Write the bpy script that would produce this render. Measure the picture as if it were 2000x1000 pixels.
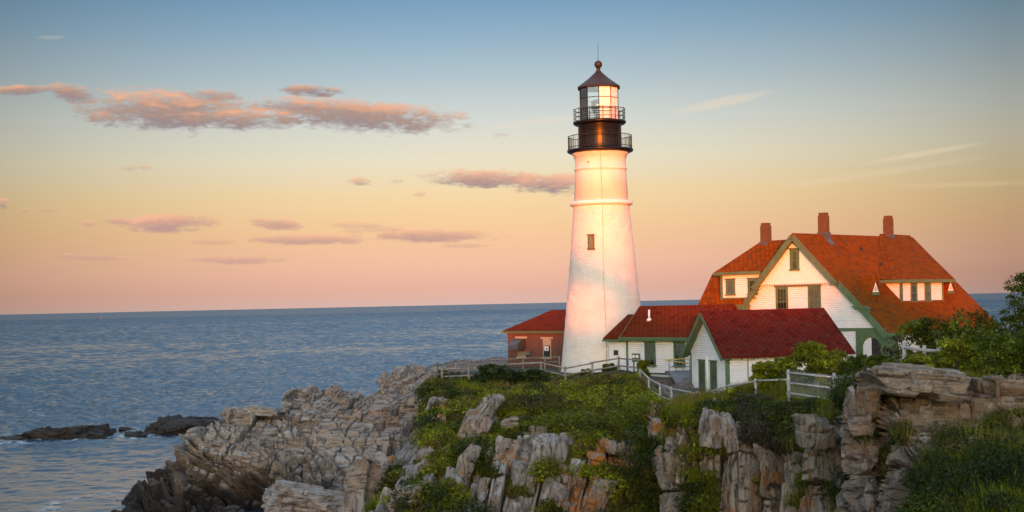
import bpy, bmesh, math, random
import numpy as np
from mathutils import Vector, Matrix

for o in list(bpy.data.objects):
    bpy.data.objects.remove(o)
scene = bpy.context.scene
COL = scene.collection
R = math.radians
random.seed(7)

# ------------------------------------------------------------------ camera
EYE = 12.5                     # camera height above the sea (sea level is z = 0)
F = 2747.0                     # focal length in units of a 2000 wide picture
ROLL = R(1.24)
cam = bpy.data.cameras.new('camera')
cam.sensor_width = 36.0
cam.lens = 36.0 * F / 2000.0
cam.shift_y = 92.4 / 2000.0
cam.clip_end = 80000.0
cam.clip_start = 0.5
camo = bpy.data.objects.new('camera', cam)
COL.objects.link(camo)
camo.location = (0, 0, EYE)
camo.rotation_euler = (R(90), ROLL, 0)
scene.camera = camo
CR, SR = math.cos(ROLL), math.sin(ROLL)

def P(px, py, D):
    """survey point: bearing and height angle read as (px, py), at distance D -> world point"""
    xc = (px - 1000.0) / F
    yc = (592.4 - py) / F
    return ((xc * CR + yc * SR) * D, D, EYE + (-xc * SR + yc * CR) * D)

def PV(px, py, D):
    return Vector(P(px, py, D))

def lin(c):
    return tuple((v / 255.0 / 12.92) if v / 255.0 <= 0.04045 else ((v / 255.0 + 0.055) / 1.055) ** 2.4 for v in c)

# ------------------------------------------------------------------ sky, sun, exposure
SUN_EL = R(2.6)
SUN_AZ_X = -0.06               # sun stands behind the camera, a touch to its left
to_sun = Vector((SUN_AZ_X, -1.0, math.tan(SUN_EL) * math.hypot(1, SUN_AZ_X))).normalized()
sl = bpy.data.lights.new('sun', 'SUN')
sl.energy = 4.5
sl.angle = R(0.75)
sl.color = (1.0, 0.135, 0.003)
suno = bpy.data.objects.new('sun', sl)
COL.objects.link(suno)
suno.rotation_euler = to_sun.to_track_quat('Z', 'Y').to_euler()
suno.location = (0, -200, 60)

scene.view_settings.view_transform = 'Standard'
scene.view_settings.look = 'None'
scene.view_settings.exposure = 1.0
scene.view_settings.gamma = 1.0
scene.cycles.use_denoising = True
scene.cycles.max_bounces = 6
scene.cycles.diffuse_bounces = 3
scene.cycles.glossy_bounces = 3
scene.cycles.transparent_max_bounces = 10
scene.cycles.caustics_reflective = False
scene.cycles.caustics_refractive = False
scene.cycles.sample_clamp_indirect = 4.0

world = bpy.data.worlds.new('World')
scene.world = world
world.use_nodes = True
WT = world.node_tree
WT.nodes.clear()

class NG:
    """tiny helper for node graphs"""
    def __init__(s, nt): s.nt = nt
    def n(s, t, **kw):
        nd = s.nt.nodes.new(t)
        for k, v in kw.items(): setattr(nd, k, v)
        return nd
    def put(s, sock, v):
        if isinstance(v, bpy.types.NodeSocket): s.nt.links.new(v, sock)
        elif v is not None:
            if sock.type == 'RGBA' and len(v) == 3: v = (*v, 1)
            sock.default_value = v
    def m(s, op, a, b=None, c=None, clamp=False):
        nd = s.n('ShaderNodeMath', operation=op, use_clamp=clamp)
        s.put(nd.inputs[0], a); s.put(nd.inputs[1], b); s.put(nd.inputs[2], c)
        return nd.outputs[0]
    def vm(s, op, a, b=None):
        nd = s.n('ShaderNodeVectorMath', operation=op)
        s.put(nd.inputs[0], a); s.put(nd.inputs[1], b)
        return nd.outputs[0]
    def mix(s, f, a, b, mode='MIX', clamp=True):
        nd = s.n('ShaderNodeMix', data_type='RGBA', blend_type=mode)
        nd.clamp_factor = clamp
        s.put(nd.inputs[0], f); s.put(nd.inputs[6], a); s.put(nd.inputs[7], b)
        return nd.outputs[2]
    def ramp(s, f, stops, interp='LINEAR'):
        nd = s.n('ShaderNodeValToRGB')
        cr = nd.color_ramp; cr.interpolation = interp
        while len(cr.elements) < len(stops): cr.elements.new(0.5)
        for e, (p, c) in zip(cr.elements, stops):
            e.position = p
            e.color = (*c, 1) if len(c) == 3 else c
        s.put(nd.inputs[0], f)
        return nd.outputs[0]
    def smooth(s, v, a, b, lo=0.0, hi=1.0):
        nd = s.n('ShaderNodeMapRange', interpolation_type='SMOOTHSTEP')
        s.put(nd.inputs[0], v); s.put(nd.inputs[1], a); s.put(nd.inputs[2], b); s.put(nd.inputs[3], lo); s.put(nd.inputs[4], hi)
        return nd.outputs[0]
    def noise(s, vec, scale, detail=4, rough=0.55, dist=0.0, dim='3D'):
        nd = s.n('ShaderNodeTexNoise', noise_dimensions=dim)
        s.put(nd.inputs['Vector'], vec); nd.inputs['Scale'].default_value = scale
        nd.inputs['Detail'].default_value = detail; nd.inputs['Roughness'].default_value = rough
        nd.inputs['Distortion'].default_value = dist
        return nd.outputs[0]
    def xyz(s, x, y, z):
        nd = s.n('ShaderNodeCombineXYZ')
        s.put(nd.inputs[0], x); s.put(nd.inputs[1], y); s.put(nd.inputs[2], z)
        return nd.outputs[0]
    def sep(s, v):
        nd = s.n('ShaderNodeSeparateXYZ'); s.put(nd.inputs[0], v)
        return nd.outputs

def build_world():
    g = NG(WT)
    tc = g.n('ShaderNodeTexCoord')
    dx, dy, dz = g.sep(tc.outputs['Generated'])
    yy = g.m('MAXIMUM', dy, 0.02)
    a = g.m('DIVIDE', dx, yy)            # tangent of the bearing from north
    e = g.m('DIVIDE', dz, yy)            # tangent of the height angle
    # height-angle gradient of the evening sky opposite the sun
    el = g.m('ARCTAN2', dz, g.m('SQRT', g.m('ADD', g.m('MULTIPLY', dx, dx), g.m('MULTIPLY', dy, dy))))
    t = g.m('DIVIDE', g.m('MAXIMUM', el, 0.0), R(90))
    def st(py): return math.atan((592.4 - py) / F) / R(90)
    stops = [(0.0, lin((219, 183, 172))), (st(565), lin((229, 178, 159))), (st(520), lin((243, 191, 163))),
             (st(450), lin((249, 203, 156))), (st(385), lin((247, 216, 166))), (st(310), lin((235, 226, 199))),
             (st(235), lin((214, 218, 211))), (st(150), lin((180, 198, 206))), (st(60), lin((144, 176, 199))),
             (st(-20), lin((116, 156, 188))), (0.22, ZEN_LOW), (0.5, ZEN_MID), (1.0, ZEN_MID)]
    base = g.ramp(t, stops)
    d0 = g.m('SUBTRACT', a, -0.02)
    dim = g.m('SUBTRACT', 1.0, g.m('MULTIPLY', g.m('MULTIPLY', d0, d0), 3.1))
    dim = g.m('MAXIMUM', dim, 0.56)
    base = g.mix(1.0, base, g.xyz(dim, dim, g.m('POWER', dim, 1.06)), 'MULTIPLY')
    # clouds: (px, py, half width, half height, tilt, strength) bearings and height angles
    cl = [(330, 214, 172, 31, .03, 1.0), (705, 224, 198, 24, .07, 1.0), (470, 232, 130, 15, .0, .7), (612, 177, 62, 9, .06, .75),
          (45, 176, 60, 8, -.03, .8), (140, 181, 48, 14, .18, .75), (205, 232, 34, 13, .1, .45), (415, 185, 62, 9, .05, .5), (560, 205, 60, 8, .05, .35),
          (950, 349, 135, 13, .03, .95), (1075, 359, 85, 16, .03, 1.0), (705, 355, 26, 7, 0, .55), (772, 353, 20, 6, 0, .45),
          (335, 436, 90, 14, -.03, .95), (228, 433, 27, 8, 0, .6), (172, 437, 18, 6, 0, .55), (545, 438, 54, 9, .03, .6), (500, 430, 26, 4, 0, .3),
          (600, 468, 125, 8, 0, .62), (840, 461, 130, 10, 0, .65), (5, 397, 16, 9, 0, .7), (50, 411, 12, 4, 0, .4), (95, 411, 24, 4, 0, .4),
          (455, 507, 95, 7, 0, .5), (975, 263, 27, 6, 0, .4), (270, 328, 32, 5, 0, .35), (905, 479, 52, 4, 0, .3), (720, 448, 60, 5, -.05, .25), (820, 381, 14, 5, -.1, .35), (180, 502, 75, 5, .05, .35), (410, 472, 60, 5, 0, .3), (690, 440, 60, 5, 0, .3)]
    v = g.xyz(a, g.m('MULTIPLY', e, 2.9), 0.0)
    n1 = g.noise(v, 55, 5, .6, 0.35)
    n2 = g.noise(v, 17, 3, .55, 0.2)
    n3 = g.noise(v, 150, 5, .62, 0.5)
    nz = g.m('ADD', g.m('MULTIPLY', g.m('SUBTRACT', n1, 0.5), 2.0), g.m('ADD', g.m('MULTIPLY', g.m('SUBTRACT', n2, 0.5), .9), g.m('MULTIPLY', g.m('SUBTRACT', n3, 0.5), 1.1)))
    col = base
    for (px, py, hw, hh, tilt, s) in cl:
        w = P(px, py, 1.0)
        ai, ei = w[0], w[2] - EYE
        tl = -tilt + SR
        ua = g.m('SUBTRACT', a, ai)
        ue = g.m('SUBTRACT', g.m('SUBTRACT', e, ei), g.m('MULTIPLY', ua, -tilt - SR))
        qa = g.m('DIVIDE', ua, hw / F * 1.15)
        qe = g.m('DIVIDE', ue, hh / F * 1.55)
        r2 = g.m('ADD', g.m('MULTIPLY', qa, qa), g.m('MULTIPLY', qe, qe))
        small = hw < 40
        f = g.m('ADD', g.m('SUBTRACT', .75 if small else 1.0, r2), g.m('MULTIPLY', nz, 1.45) if small else nz)
        mask = g.m('MULTIPLY', g.smooth(f, 0.0, 0.95), min(.97, s * 1.3))
        tt = g.m('ADD', g.m('MULTIPLY', qe, 0.5), g.m('ADD', 0.5, g.m('MULTIPLY', g.m('SUBTRACT', n1, 0.5), 1.0)))
        lit = lin((245, 186, 152)) if py > 300 else lin((240, 178, 142))
        c = g.ramp(tt, [(0.22, lin((152, 136, 139)) if py < 400 else lin((186, 150, 145))), (0.54, lin((178, 147, 134)) if py < 300 else lin((212, 164, 147))), (0.88, lit)])
        col = g.mix(mask, col, c)
    # thin pale wisps on the right
    for (px, py, hw, hh, tilt, s) in [(1410, 200, 110, 11, -.2, .34), (1050, 238, 95, 9, -.1, .22), (1790, 302, 120, 7, -.17, .30), (1700, 340, 230, 9, -.15, .14), (1900, 360, 160, 7, -.03, .16), (100, 73, 30, 4, 0, .15)]:
        w = P(px, py, 1.0)
        ua = g.m('SUBTRACT', a, w[0])
        ue = g.m('SUBTRACT', g.m('SUBTRACT', e, w[2] - EYE), g.m('MULTIPLY', ua, -tilt - SR))
        qa = g.m('DIVIDE', ua, hw / F); qe = g.m('DIVIDE', ue, hh / F)
        f = g.m('SUBTRACT', 1.0, g.m('ADD', g.m('MULTIPLY', qa, qa), g.m('MULTIPLY', qe, qe)))
        f = g.m('ADD', f, g.m('MULTIPLY', g.m('SUBTRACT', n2, 0.5), 1.6))
        col = g.mix(g.m('MULTIPLY', g.smooth(f, -0.2, 1.0), s), col, lin((246, 222, 190)))
    # the half of the sky behind the camera: physical sky round the setting sun
    sk = g.n('ShaderNodeTexSky', sky_type='NISHITA')
    sk.sun_disc = False
    sk.sun_elevation = SUN_EL
    sk.sun_rotation = math.atan2(to_sun.x, to_sun.y)
    sk.air_density = 1.0; sk.dust_density = 1.5; sk.ozone_density = 1.0
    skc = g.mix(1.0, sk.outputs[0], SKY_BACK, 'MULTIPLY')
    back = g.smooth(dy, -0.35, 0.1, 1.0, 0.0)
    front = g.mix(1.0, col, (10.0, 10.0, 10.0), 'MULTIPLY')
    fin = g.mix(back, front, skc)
    bg = g.n('ShaderNodeBackground')
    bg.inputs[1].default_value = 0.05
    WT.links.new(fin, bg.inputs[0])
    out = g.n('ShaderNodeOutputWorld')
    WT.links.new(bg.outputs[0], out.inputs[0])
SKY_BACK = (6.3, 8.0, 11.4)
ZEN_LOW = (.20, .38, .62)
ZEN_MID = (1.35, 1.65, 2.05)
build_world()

# ------------------------------------------------------------------ mesh helpers
def link(ob, parent=None):
    COL.objects.link(ob)
    if parent is not None: ob.parent = parent
    return ob

def tag(o, label, cat, group=None, kind=None):
    if label: o['label'] = label
    if cat: o['category'] = cat
    if group: o['group'] = group
    if kind: o['kind'] = kind
    return o

def thing(name, label, cat, loc=(0, 0, 0), rz=0.0, group=None):
    o = bpy.data.objects.new(name, None)
    o.empty_display_size = 0.3
    link(o); o.location = loc; o.rotation_euler = (0, 0, rz)
    return tag(o, label, cat, group)

class MB:
    """collects polygons and links them as one mesh with metric UVs"""
    def __init__(s): s.v = []; s.f = []; s.sm = []
    def poly(s, pts, smooth=False):
        b = len(s.v); s.v += [tuple(p) for p in pts]
        s.f.append(list(range(b, b + len(pts)))); s.sm.append(smooth)
        return s
    def prism(s, pts, ext):
        """polygon pts (outward side first) extruded by ext"""
        pts = [Vector(p) for p in pts]; ext = Vector(ext)
        q = [p + ext for p in pts]
        n = len(pts)
        s.poly(pts); s.poly(list(reversed(q)))
        for i in range(n):
            j = (i + 1) % n
            s.poly([pts[j], pts[i], q[i], q[j]])
        return s
    def box(s, a, b):
        x0, y0, z0 = (min(a[i], b[i]) for i in range(3)); x1, y1, z1 = (max(a[i], b[i]) for i in range(3))
        return s.prism([(x0, y0, z1), (x1, y0, z1), (x1, y1, z1), (x0, y1, z1)], (0, 0, z0 - z1))
    def beam(s, p0, p1, w, h, up=(0, 0, 1)):
        p0 = Vector(p0); p1 = Vector(p1); d = (p1 - p0).normalized()
        sd = d.cross(Vector(up)).normalized(); u2 = sd.cross(d).normalized()
        c = [(-.5, -.5), (.5, -.5), (.5, .5), (-.5, .5)]
        return s.prism([p0 + sd * w * a + u2 * h * b for a, b in c], p1 - p0)
    def tube(s, p0, p1, r0, r1=None, n=8, caps=True, rough=0.0):
        r1 = r0 if r1 is None else r1
        p0 = Vector(p0); p1 = Vector(p1); d = (p1 - p0).normalized()
        a = d.orthogonal().normalized(); b2 = d.cross(a)
        base = len(s.v)
        for p, r in ((p0, r0), (p1, r1)):
            for i in range(n):
                t = 2 * math.pi * i / n
                k = 1 + rough * (random.random() - .5)
                s.v.append(tuple(p + (a * math.cos(t) + b2 * math.sin(t)) * r * k))
        for i in range(n):
            j = (i + 1) % n
            s.f.append([base + i, base + j, base + n + j, base + n + i]); s.sm.append(True)
        if caps:
            s.f.append([base + i for i in reversed(range(n))]); s.sm.append(False)
            s.f.append([base + n + i for i in range(n)]); s.sm.append(False)
        return s
    def path(s, pts, r, n=6):
        for a, b2 in zip(pts[:-1], pts[1:]): s.tube(a, b2, r, r, n)
        return s
    def lathe(s, prof, n=48, c=(0, 0), smooth=True, a0=0.0, cap=True):
        base = len(s.v); m = len(prof)
        for r, z in prof:
            for i in range(n):
                t = a0 + 2 * math.pi * i / n
                s.v.append((c[0] + r * math.cos(t), c[1] + r * math.sin(t), z))
        for k in range(m - 1):
            for i in range(n):
                j = (i + 1) % n
                s.f.append([base + k * n + i, base + k * n + j, base + (k + 1) * n + j, base + (k + 1) * n + i]); s.sm.append(smooth)
        if cap:
            s.f.append([base + i for i in reversed(range(n))]); s.sm.append(False)
            s.f.append([base + (m - 1) * n + i for i in range(n)]); s.sm.append(False)
        return s
    def build(s, name, m, parent=None, loc=None):
        me = bpy.data.meshes.new(name)
        me.from_pydata(s.v, [], s.f)
        me.polygons.foreach_set('use_smooth', s.sm)
        uv = me.uv_layers.new(name='UVMap').data
        vs = me.vertices
        for p in me.polygons:
            n = p.normal
            if abs(n.z) > 0.985: h = Vector((1, 0, 0))
            else: h = Vector((0, 0, 1)).cross(n).normalized()
            w = n.cross(h)
            for li in p.loop_indices:
                co = vs[me.loops[li].vertex_index].co
                uv[li].uv = (co.dot(h), co.dot(w))
        me.materials.append(m)
        o = bpy.data.objects.new(name, me)
        link(o, parent)
        if loc is not None: o.location = loc
        return o

# ------------------------------------------------------------------ materials
def new_mat(name):
    m = bpy.data.materials.new(name); m.use_nodes = True
    g = NG(m.node_tree)
    b = m.node_tree.nodes['Principled BSDF']
    return m, g, b

def bump(g, b, h, strength=0.4, dist=0.02):
    nd = g.n('ShaderNodeBump'); nd.inputs['Strength'].default_value = strength; nd.inputs['Distance'].default_value = dist
    g.put(nd.inputs['Height'], h); g.put(b.inputs['Normal'], nd.outputs[0])
    return nd

def mat_plain(name, col, rough=0.6, metal=0.0, var=0.18, scale=3.0, bmp=0.0):
    m, g, b = new_mat(name)
    tc = g.n('ShaderNodeTexCoord')
    n = g.noise(tc.outputs['Object'], scale, 5, .6)
    c = g.mix(g.smooth(n, .3, .7), [x * (1 - var) for x in col], [min(1, x * (1 + var)) for x in col])
    g.put(b.inputs['Base Color'], c)
    b.inputs['Roughness'].default_value = rough; b.inputs['Metallic'].default_value = metal
    if bmp: bump(g, b, g.noise(tc.outputs['Object'], scale * 6, 4, .6), 0.6, bmp)
    return m

def mat_siding(name, col, pitch=0.15):
    m, g, b = new_mat(name)
    uv = g.n('ShaderNodeTexCoord')
    u, v, _ = g.sep(uv.outputs['UV'])
    fr = g.m('FRACT', g.m('DIVIDE', v, pitch))
    bd = g.m('FLOOR', g.m('DIVIDE', v, pitch))
    n = g.noise(uv.outputs['Object'], 1.3, 5, .65)
    wn = g.n('ShaderNodeTexWhiteNoise', noise_dimensions='1D'); g.put(wn.inputs['W'], bd)
    c = g.mix(g.smooth(n, .35, .75), col, [x * y for x, y in zip(col, (.90, .88, .84))])
    c = g.mix(g.m('MULTIPLY', wn.outputs[0], .08), c, [x * .7 for x in col])
    g.put(b.inputs['Base Color'], c)
    b.inputs['Roughness'].default_value = 0.55
    # each board slopes outwards to its lower edge
    hgt = g.m('SUBTRACT', 1.0, fr)
    hgt = g.m('MULTIPLY', hgt, g.smooth(fr, 0.0, 0.16))
    bump(g, b, hgt, 1.0, 0.035)
    return m

def mat_brickish(name, c1, c2, mortar, bw, bh, ms, rough=.85, bmp=.01, big=.35, offset=.5, mort_smooth=.1):
    m, g, b = new_mat(name)
    tc = g.n('ShaderNodeTexCoord')
    br = g.n('ShaderNodeTexBrick'); br.offset = offset
    g.put(br.inputs['Vector'], tc.outputs['UV'])
    br.inputs['Scale'].default_value = 1.0
    br.inputs['Color1'].default_value = (*c1, 1); br.inputs['Color2'].default_value = (*c2, 1); br.inputs['Mortar'].default_value = (*mortar, 1)
    br.inputs['Brick Width'].default_value = bw; br.inputs['Row Height'].default_value = bh
    br.inputs['Mortar Size'].default_value = ms; br.inputs['Mortar Smooth'].default_value = mort_smooth
    n = g.noise(tc.outputs['Object'], .9, 6, .65)
    n2 = g.noise(tc.outputs['Object'], 6, 4, .6)
    k = g.m('ADD', g.m('MULTIPLY', g.m('SUBTRACT', n, .5), big * 2), g.m('ADD', 1.0, g.m('MULTIPLY', g.m('SUBTRACT', n2, .5), big)))
    c = g.mix(1.0, br.outputs['Color'], g.xyz(k, k, k), 'MULTIPLY')
    g.put(b.inputs['Base Color'], c)
    b.inputs['Roughness'].default_value = rough
    u, v, _ = g.sep(tc.outputs['UV'])
    h = g.m('ADD', g.m('SUBTRACT', 1.0, br.outputs['Fac']), g.m('MULTIPLY', n2, .4))
    bump(g, b, h, .8, bmp)
    return m

def mat_shingle(name, c1, c2, c3):
    """asphalt shingle courses: tabs of three tints, each course with a lower edge"""
    m, g, b = new_mat(name)
    tc = g.n('ShaderNodeTexCoord')
    u, v, _ = g.sep(tc.outputs['UV'])
    row = g.m('FLOOR', g.m('DIVIDE', v, .26))
    fv = g.m('FRACT', g.m('DIVIDE', v, .26))
    uu = g.m('ADD', g.m('DIVIDE', u, .40), g.m('MULTIPLY', row, .37))
    tab = g.m('FLOOR', uu); fu = g.m('FRACT', uu)
    wn = g.n('ShaderNodeTexWhiteNoise', noise_dimensions='2D'); g.put(wn.inputs['Vector'], g.xyz(tab, row, 0.0))
    n = g.noise(tc.outputs['Object'], .6, 6, .65)
    n2 = g.noise(tc.outputs['Object'], 14, 3, .6)
    c = g.ramp(wn.outputs[0], [(0, c2), (.3, c1), (.78, c1), (.86, c3), (1, c3)])
    k = g.m('ADD', .80, g.m('ADD', g.m('MULTIPLY', n, .22), g.m('MULTIPLY', n2, .22)))
    c = g.mix(1.0, c, g.xyz(k, k, k), 'MULTIPLY')
    slot = g.m('MULTIPLY', g.m('LESS_THAN', fu, .14), g.m('LESS_THAN', fv, .62))
    c = g.mix(g.m('MULTIPLY', slot, .68), c, [x * .3 for x in c2])
    g.put(b.inputs['Base Color'], c)
    b.inputs['Roughness'].default_value = .9
    b.inputs['Specular IOR Level'].default_value = .04
    h = g.m('SUBTRACT', g.m('SUBTRACT', 1.0, fv), g.m('MULTIPLY', slot, .6))
    bump(g, b, g.m('ADD', h, g.m('MULTIPLY', n2, .3)), 1.0, .045)
    return m

WHITE = (.83, .80, .765)
M = {}
M['siding'] = mat_siding('white_clapboard', WHITE)
M['white'] = mat_plain('white_paint', WHITE, .5, var=.05)
M['green'] = mat_plain('green_trim', (.084, .140, .060), .5, var=.14, scale=2)
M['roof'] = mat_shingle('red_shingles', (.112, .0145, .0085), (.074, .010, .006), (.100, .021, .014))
M['roof_part_sun'] = mat_shingle('red_shingles_part_sun', (.140, .023, .007), (.098, .015, .005), (.115, .024, .010))  # warm tint of partial sun put into the wing and outbuilding shingles
M['roof_sunlit'] = mat_shingle('red_shingles_sunlit', (.192, .050, .004), (.140, .034, .003), (.135, .045, .008))  # sunlight put into the colour: house shingles pushed from red to orange
M['brick'] = mat_brickish('red_brick', (.145, .042, .022), (.100, .030, .017), (.20, .13, .09), .215, .072, .010)
M['chimney'] = mat_brickish('chimney_brick', (.100, .047, .016), (.070, .032, .011), (.13, .075, .035), .215, .072, .010)
M['stone_trim'] = mat_plain('tan_stone', (.42, .33, .22), .8, var=.2, scale=6)
M['olive'] = mat_plain('olive_brown_frame', (.10, .085, .045), .6)
M['lead'] = mat_plain('grey_flashing', (.10, .10, .10), .5, .4, var=.2)
M['black'] = mat_plain('black_painted_iron', (.007, .006, .005), .30, .0, var=.3)
M['black'].node_tree.nodes['Principled BSDF'].inputs['Specular IOR Level'].default_value = .28
M['iron'] = mat_plain('dark_iron', (.018, .015, .013), .45, .3, var=.3)
M['rust'] = mat_plain('brown_copper_roof', (.016, .009, .006), .6, .0, var=.35, scale=2)
M['wood'] = mat_plain('weathered_grey_wood', (.23, .205, .18), .85, var=.35, scale=5, bmp=.006)
M['wood_light'] = mat_plain('pale_weathered_wood', (.38, .36, .325), .85, var=.3, scale=5, bmp=.006)
M['yellow'] = mat_plain('yellow_rail_paint', (.55, .38, .05), .5, var=.15)
M['grey'] = mat_plain('grey_painted_wood', (.13, .145, .155), .7, var=.2)
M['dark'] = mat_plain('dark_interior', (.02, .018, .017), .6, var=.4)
M['curtain'] = mat_plain('cream_curtain', (.45, .36, .28), .9, var=.25, scale=6)
M['red'] = mat_plain('red_buoy_paint', (.5, .02, .03), .5)
M['buoy_green'] = mat_plain('green_buoy_paint', (.02, .22, .05), .5)
M['lens_glint'] = mat_plain('gold_sun_glint', (.85, .62, .28), .22, 1.0, var=.05)
M['paper'] = mat_plain('white_sign', (.7, .7, .68), .6, var=.03)
M['asphalt'] = mat_plain('dark_asphalt', (.055, .05, .048), .9, var=.25, scale=4, bmp=.01)

def mat_glass(name, tint=(.02, .022, .025), rough=.03, clear=0.0):
    m, g, b = new_mat(name)
    nt = m.node_tree
    gl = g.n('ShaderNodeBsdfGlossy'); gl.inputs['Roughness'].default_value = rough; gl.inputs['Color'].default_value = (.9, .9, .9, 1)
    tr = g.n('ShaderNodeBsdfTransparent'); tr.inputs[0].default_value = (.88, .9, .9, 1)
    fr = g.n('ShaderNodeFresnel'); fr.inputs[0].default_value = 1.5
    tc = g.n('ShaderNodeTexCoord')
    bp = g.n('ShaderNodeBump'); bp.inputs['Strength'].default_value = .25; bp.inputs['Distance'].default_value = .02
    g.put(bp.inputs['Height'], g.noise(tc.outputs['Object'], 2.2, 2)); g.put(gl.inputs['Normal'], bp.outputs[0])
    mx = g.n('ShaderNodeMixShader')
    g.put(mx.inputs[0], g.m('ADD', g.m('MULTIPLY', fr.outputs[0], 1.5), .13, clamp=True))
    nt.links.new(tr.outputs[0], mx.inputs[1]); nt.links.new(gl.outputs[0], mx.inputs[2])
    nt.links.new(mx.outputs[0], nt.nodes['Material Output'].inputs[0])
    return m
M['glass'] = mat_glass('window_glass')

def mat_tower():
    m, g, b = new_mat('white_rubble_masonry')
    tc = g.n('ShaderNodeTexCoord')
    o = tc.outputs['Object']
    x, y, z = g.sep(o)
    ang = g.m('MULTIPLY', g.m('ARCTAN2', x, g.m('MULTIPLY', y, -1.0)), 2.9)
    low = g.smooth(z, 12.5, 13.2, 1.0, 0.0)
    vec = g.xyz(ang, 0.0, g.m('MULTIPLY', z, 1.9))
    vor = g.n('ShaderNodeTexVoronoi', feature='DISTANCE_TO_EDGE'); vor.inputs['Scale'].default_value = 1.35
    nv = g.n('ShaderNodeTexNoise'); nv.inputs['Scale'].default_value = 2.5; g.put(nv.inputs['Vector'], o)
    g.put(vor.inputs['Vector'], g.vm('ADD', vec, g.vm('MULTIPLY', nv.outputs['Color'], (.4, 0, .4))))
    n1 = g.noise(g.xyz(ang, 0.0, g.m('MULTIPLY', z, 1.7)), 4.5, 6, .6)
    n2 = g.noise(o, .8, 5, .6)
    streak = g.noise(g.xyz(g.m('MULTIPLY', ang, 4.0), 0.0, g.m('MULTIPLY', z, .25)), 1.0, 4, .6)
    h = g.m('ADD', g.m('MULTIPLY', g.smooth(vor.outputs['Distance'], 0, .14), .5), g.m('MULTIPLY', n1, 1.1))
    h = g.m('MULTIPLY', h, g.m('ADD', g.m('MULTIPLY', low, .9), .1))
    c = g.mix(g.smooth(n2, .35, .75), (.775, .715, .635), (.70, .64, .565))
    c = g.mix(g.m('MULTIPLY', g.smooth(streak, .55, .8), .25), c, (.50, .44, .38))
    g.put(b.inputs['Base Color'], c)
    b.inputs['Roughness'].default_value = .6
    bump(g, b, h, .42, .065)
    return m
M['tower'] = mat_tower()

# ------------------------------------------------------------------ windows and doors
def window(parent, o, ax, nrm, w, h, fw=.13, name='window', mt='green', cols=2, rows=(3, 1), behind='dark', proud=.06, head=True):
    """double hung window: o = lower middle of the frame on the wall, ax = along the wall, nrm = outward"""
    o = Vector(o); ax = Vector(ax).normalized(); nrm = Vector(nrm).normalized(); up = Vector((0, 0, 1))
    def q(mb, x0, x1, z0, z1, d0, d1):
        c = [o + ax * x + up * z + nrm * d1 for x, z in ((x0, z0), (x1, z0), (x1, z1), (x0, z1))]
        mb.prism(c, nrm * (d0 - d1))
    fr = MB(); W = w / 2
    q(fr, -W, -W + fw, 0, h, -.02, proud); q(fr, W - fw, W, 0, h, -.02, proud)
    q(fr, -W + fw, W - fw, h - fw * .9, h, -.02, proud)
    q(fr, -W - .05, W + .05, -.06, .05, -.02, proud + .06)
    if head: q(fr, -W - .06, W + .06, h, h + .07, -.02, proud + .05)
    f = fr.build(name, M[mt], parent)
    sa = MB(); i0, i1 = -W + fw, W - fw; z0, z1 = .05, h - fw * .9; zm = (z0 + z1) / 2
    t = .032
    for (za, zb, nr, d) in ((zm, z1, rows[0], .05), (z0, zm, rows[1], .04)):
        q(sa, i0, i0 + t, za, zb, d - .03, d); q(sa, i1 - t, i1, za, zb, d - .03, d)
        q(sa, i0 + t, i1 - t, za, za + t, d - .03, d); q(sa, i0 + t, i1 - t, zb - t, zb, d - .03, d)
        n = cols if nr > 1 else (cols if nr < 0 else 1)
        for k in range(1, n):
            x = i0 + (i1 - i0) * k / n; q(sa, x - .012, x + .012, za + t, zb - t, d - .025, d - .004)
        for k in range(1, abs(nr)):
            z = za + (zb - za) * k / abs(nr); q(sa, i0 + t, i1 - t, z - .012, z + .012, d - .027, d - .006)
    sa.build('sash', M[mt], f)
    gl = MB(); gl.poly([o + ax * x + up * z + nrm * .022 for x, z in ((i0, z0), (i1, z0), (i1, z1), (i0, z1))])
    gl.build('pane', M['glass'], f)
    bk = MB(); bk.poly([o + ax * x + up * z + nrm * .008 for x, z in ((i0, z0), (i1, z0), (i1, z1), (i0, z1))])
    bk.build('window_backing', M[behind], f)  # sheet just behind the pane; dark ones stand for the unlit room
    return f

def t_for_px(o, d, px):
    """how far along d from o a point shows at bearing px"""
    k = (px - 1000.0) / F
    o = Vector(o); d = Vector(d)
    kk = k
    for _ in range(3):
        t = (kk * o.y - o.x) / (d.x - kk * d.y)
        p = o + d * t
        # roll correction
        zz = (p.z - EYE) / p.y
        kk = k * CR + SR * ((zz + SR * k) / CR)
    return t

# ------------------------------------------------------------------ numpy noise and mesh output
def _h(ix, iy, iz, seed):
    x = (ix.astype(np.int64) * 374761393 + iy.astype(np.int64) * 668265263 + iz.astype(np.int64) * 2147483647 + seed * 1274126177) & 0xFFFFFFFF
    x = ((x ^ (x >> 13)) * 1274126177) & 0xFFFFFFFF
    x = ((x ^ (x >> 16)) * 2246822519) & 0xFFFFFFFF
    x = x ^ (x >> 15)
    return (x & 0xFFFFFF) / float(0xFFFFFF)

def vnoise(p, seed=0):
    i = np.floor(p).astype(np.int64); f = p - i
    f = f * f * (3 - 2 * f)
    r = 0
    for dx in (0, 1):
        wx = f[:, 0] if dx else 1 - f[:, 0]
        for dy in (0, 1):
            wy = f[:, 1] if dy else 1 - f[:, 1]
            for dz in (0, 1):
                wz = f[:, 2] if dz else 1 - f[:, 2]
                r = r + wx * wy * wz * _h(i[:, 0] + dx, i[:, 1] + dy, i[:, 2] + dz, seed)
    return r

def fbm(p, octv=4, seed=0, gain=.5):
    a, t, s = 1.0, 0.0, 0.0
    for k in range(octv):
        t = t + a * vnoise(p * (2.03 ** k) + 17.3 * k, seed + k); s += a; a *= gain
    return t / s

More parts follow.
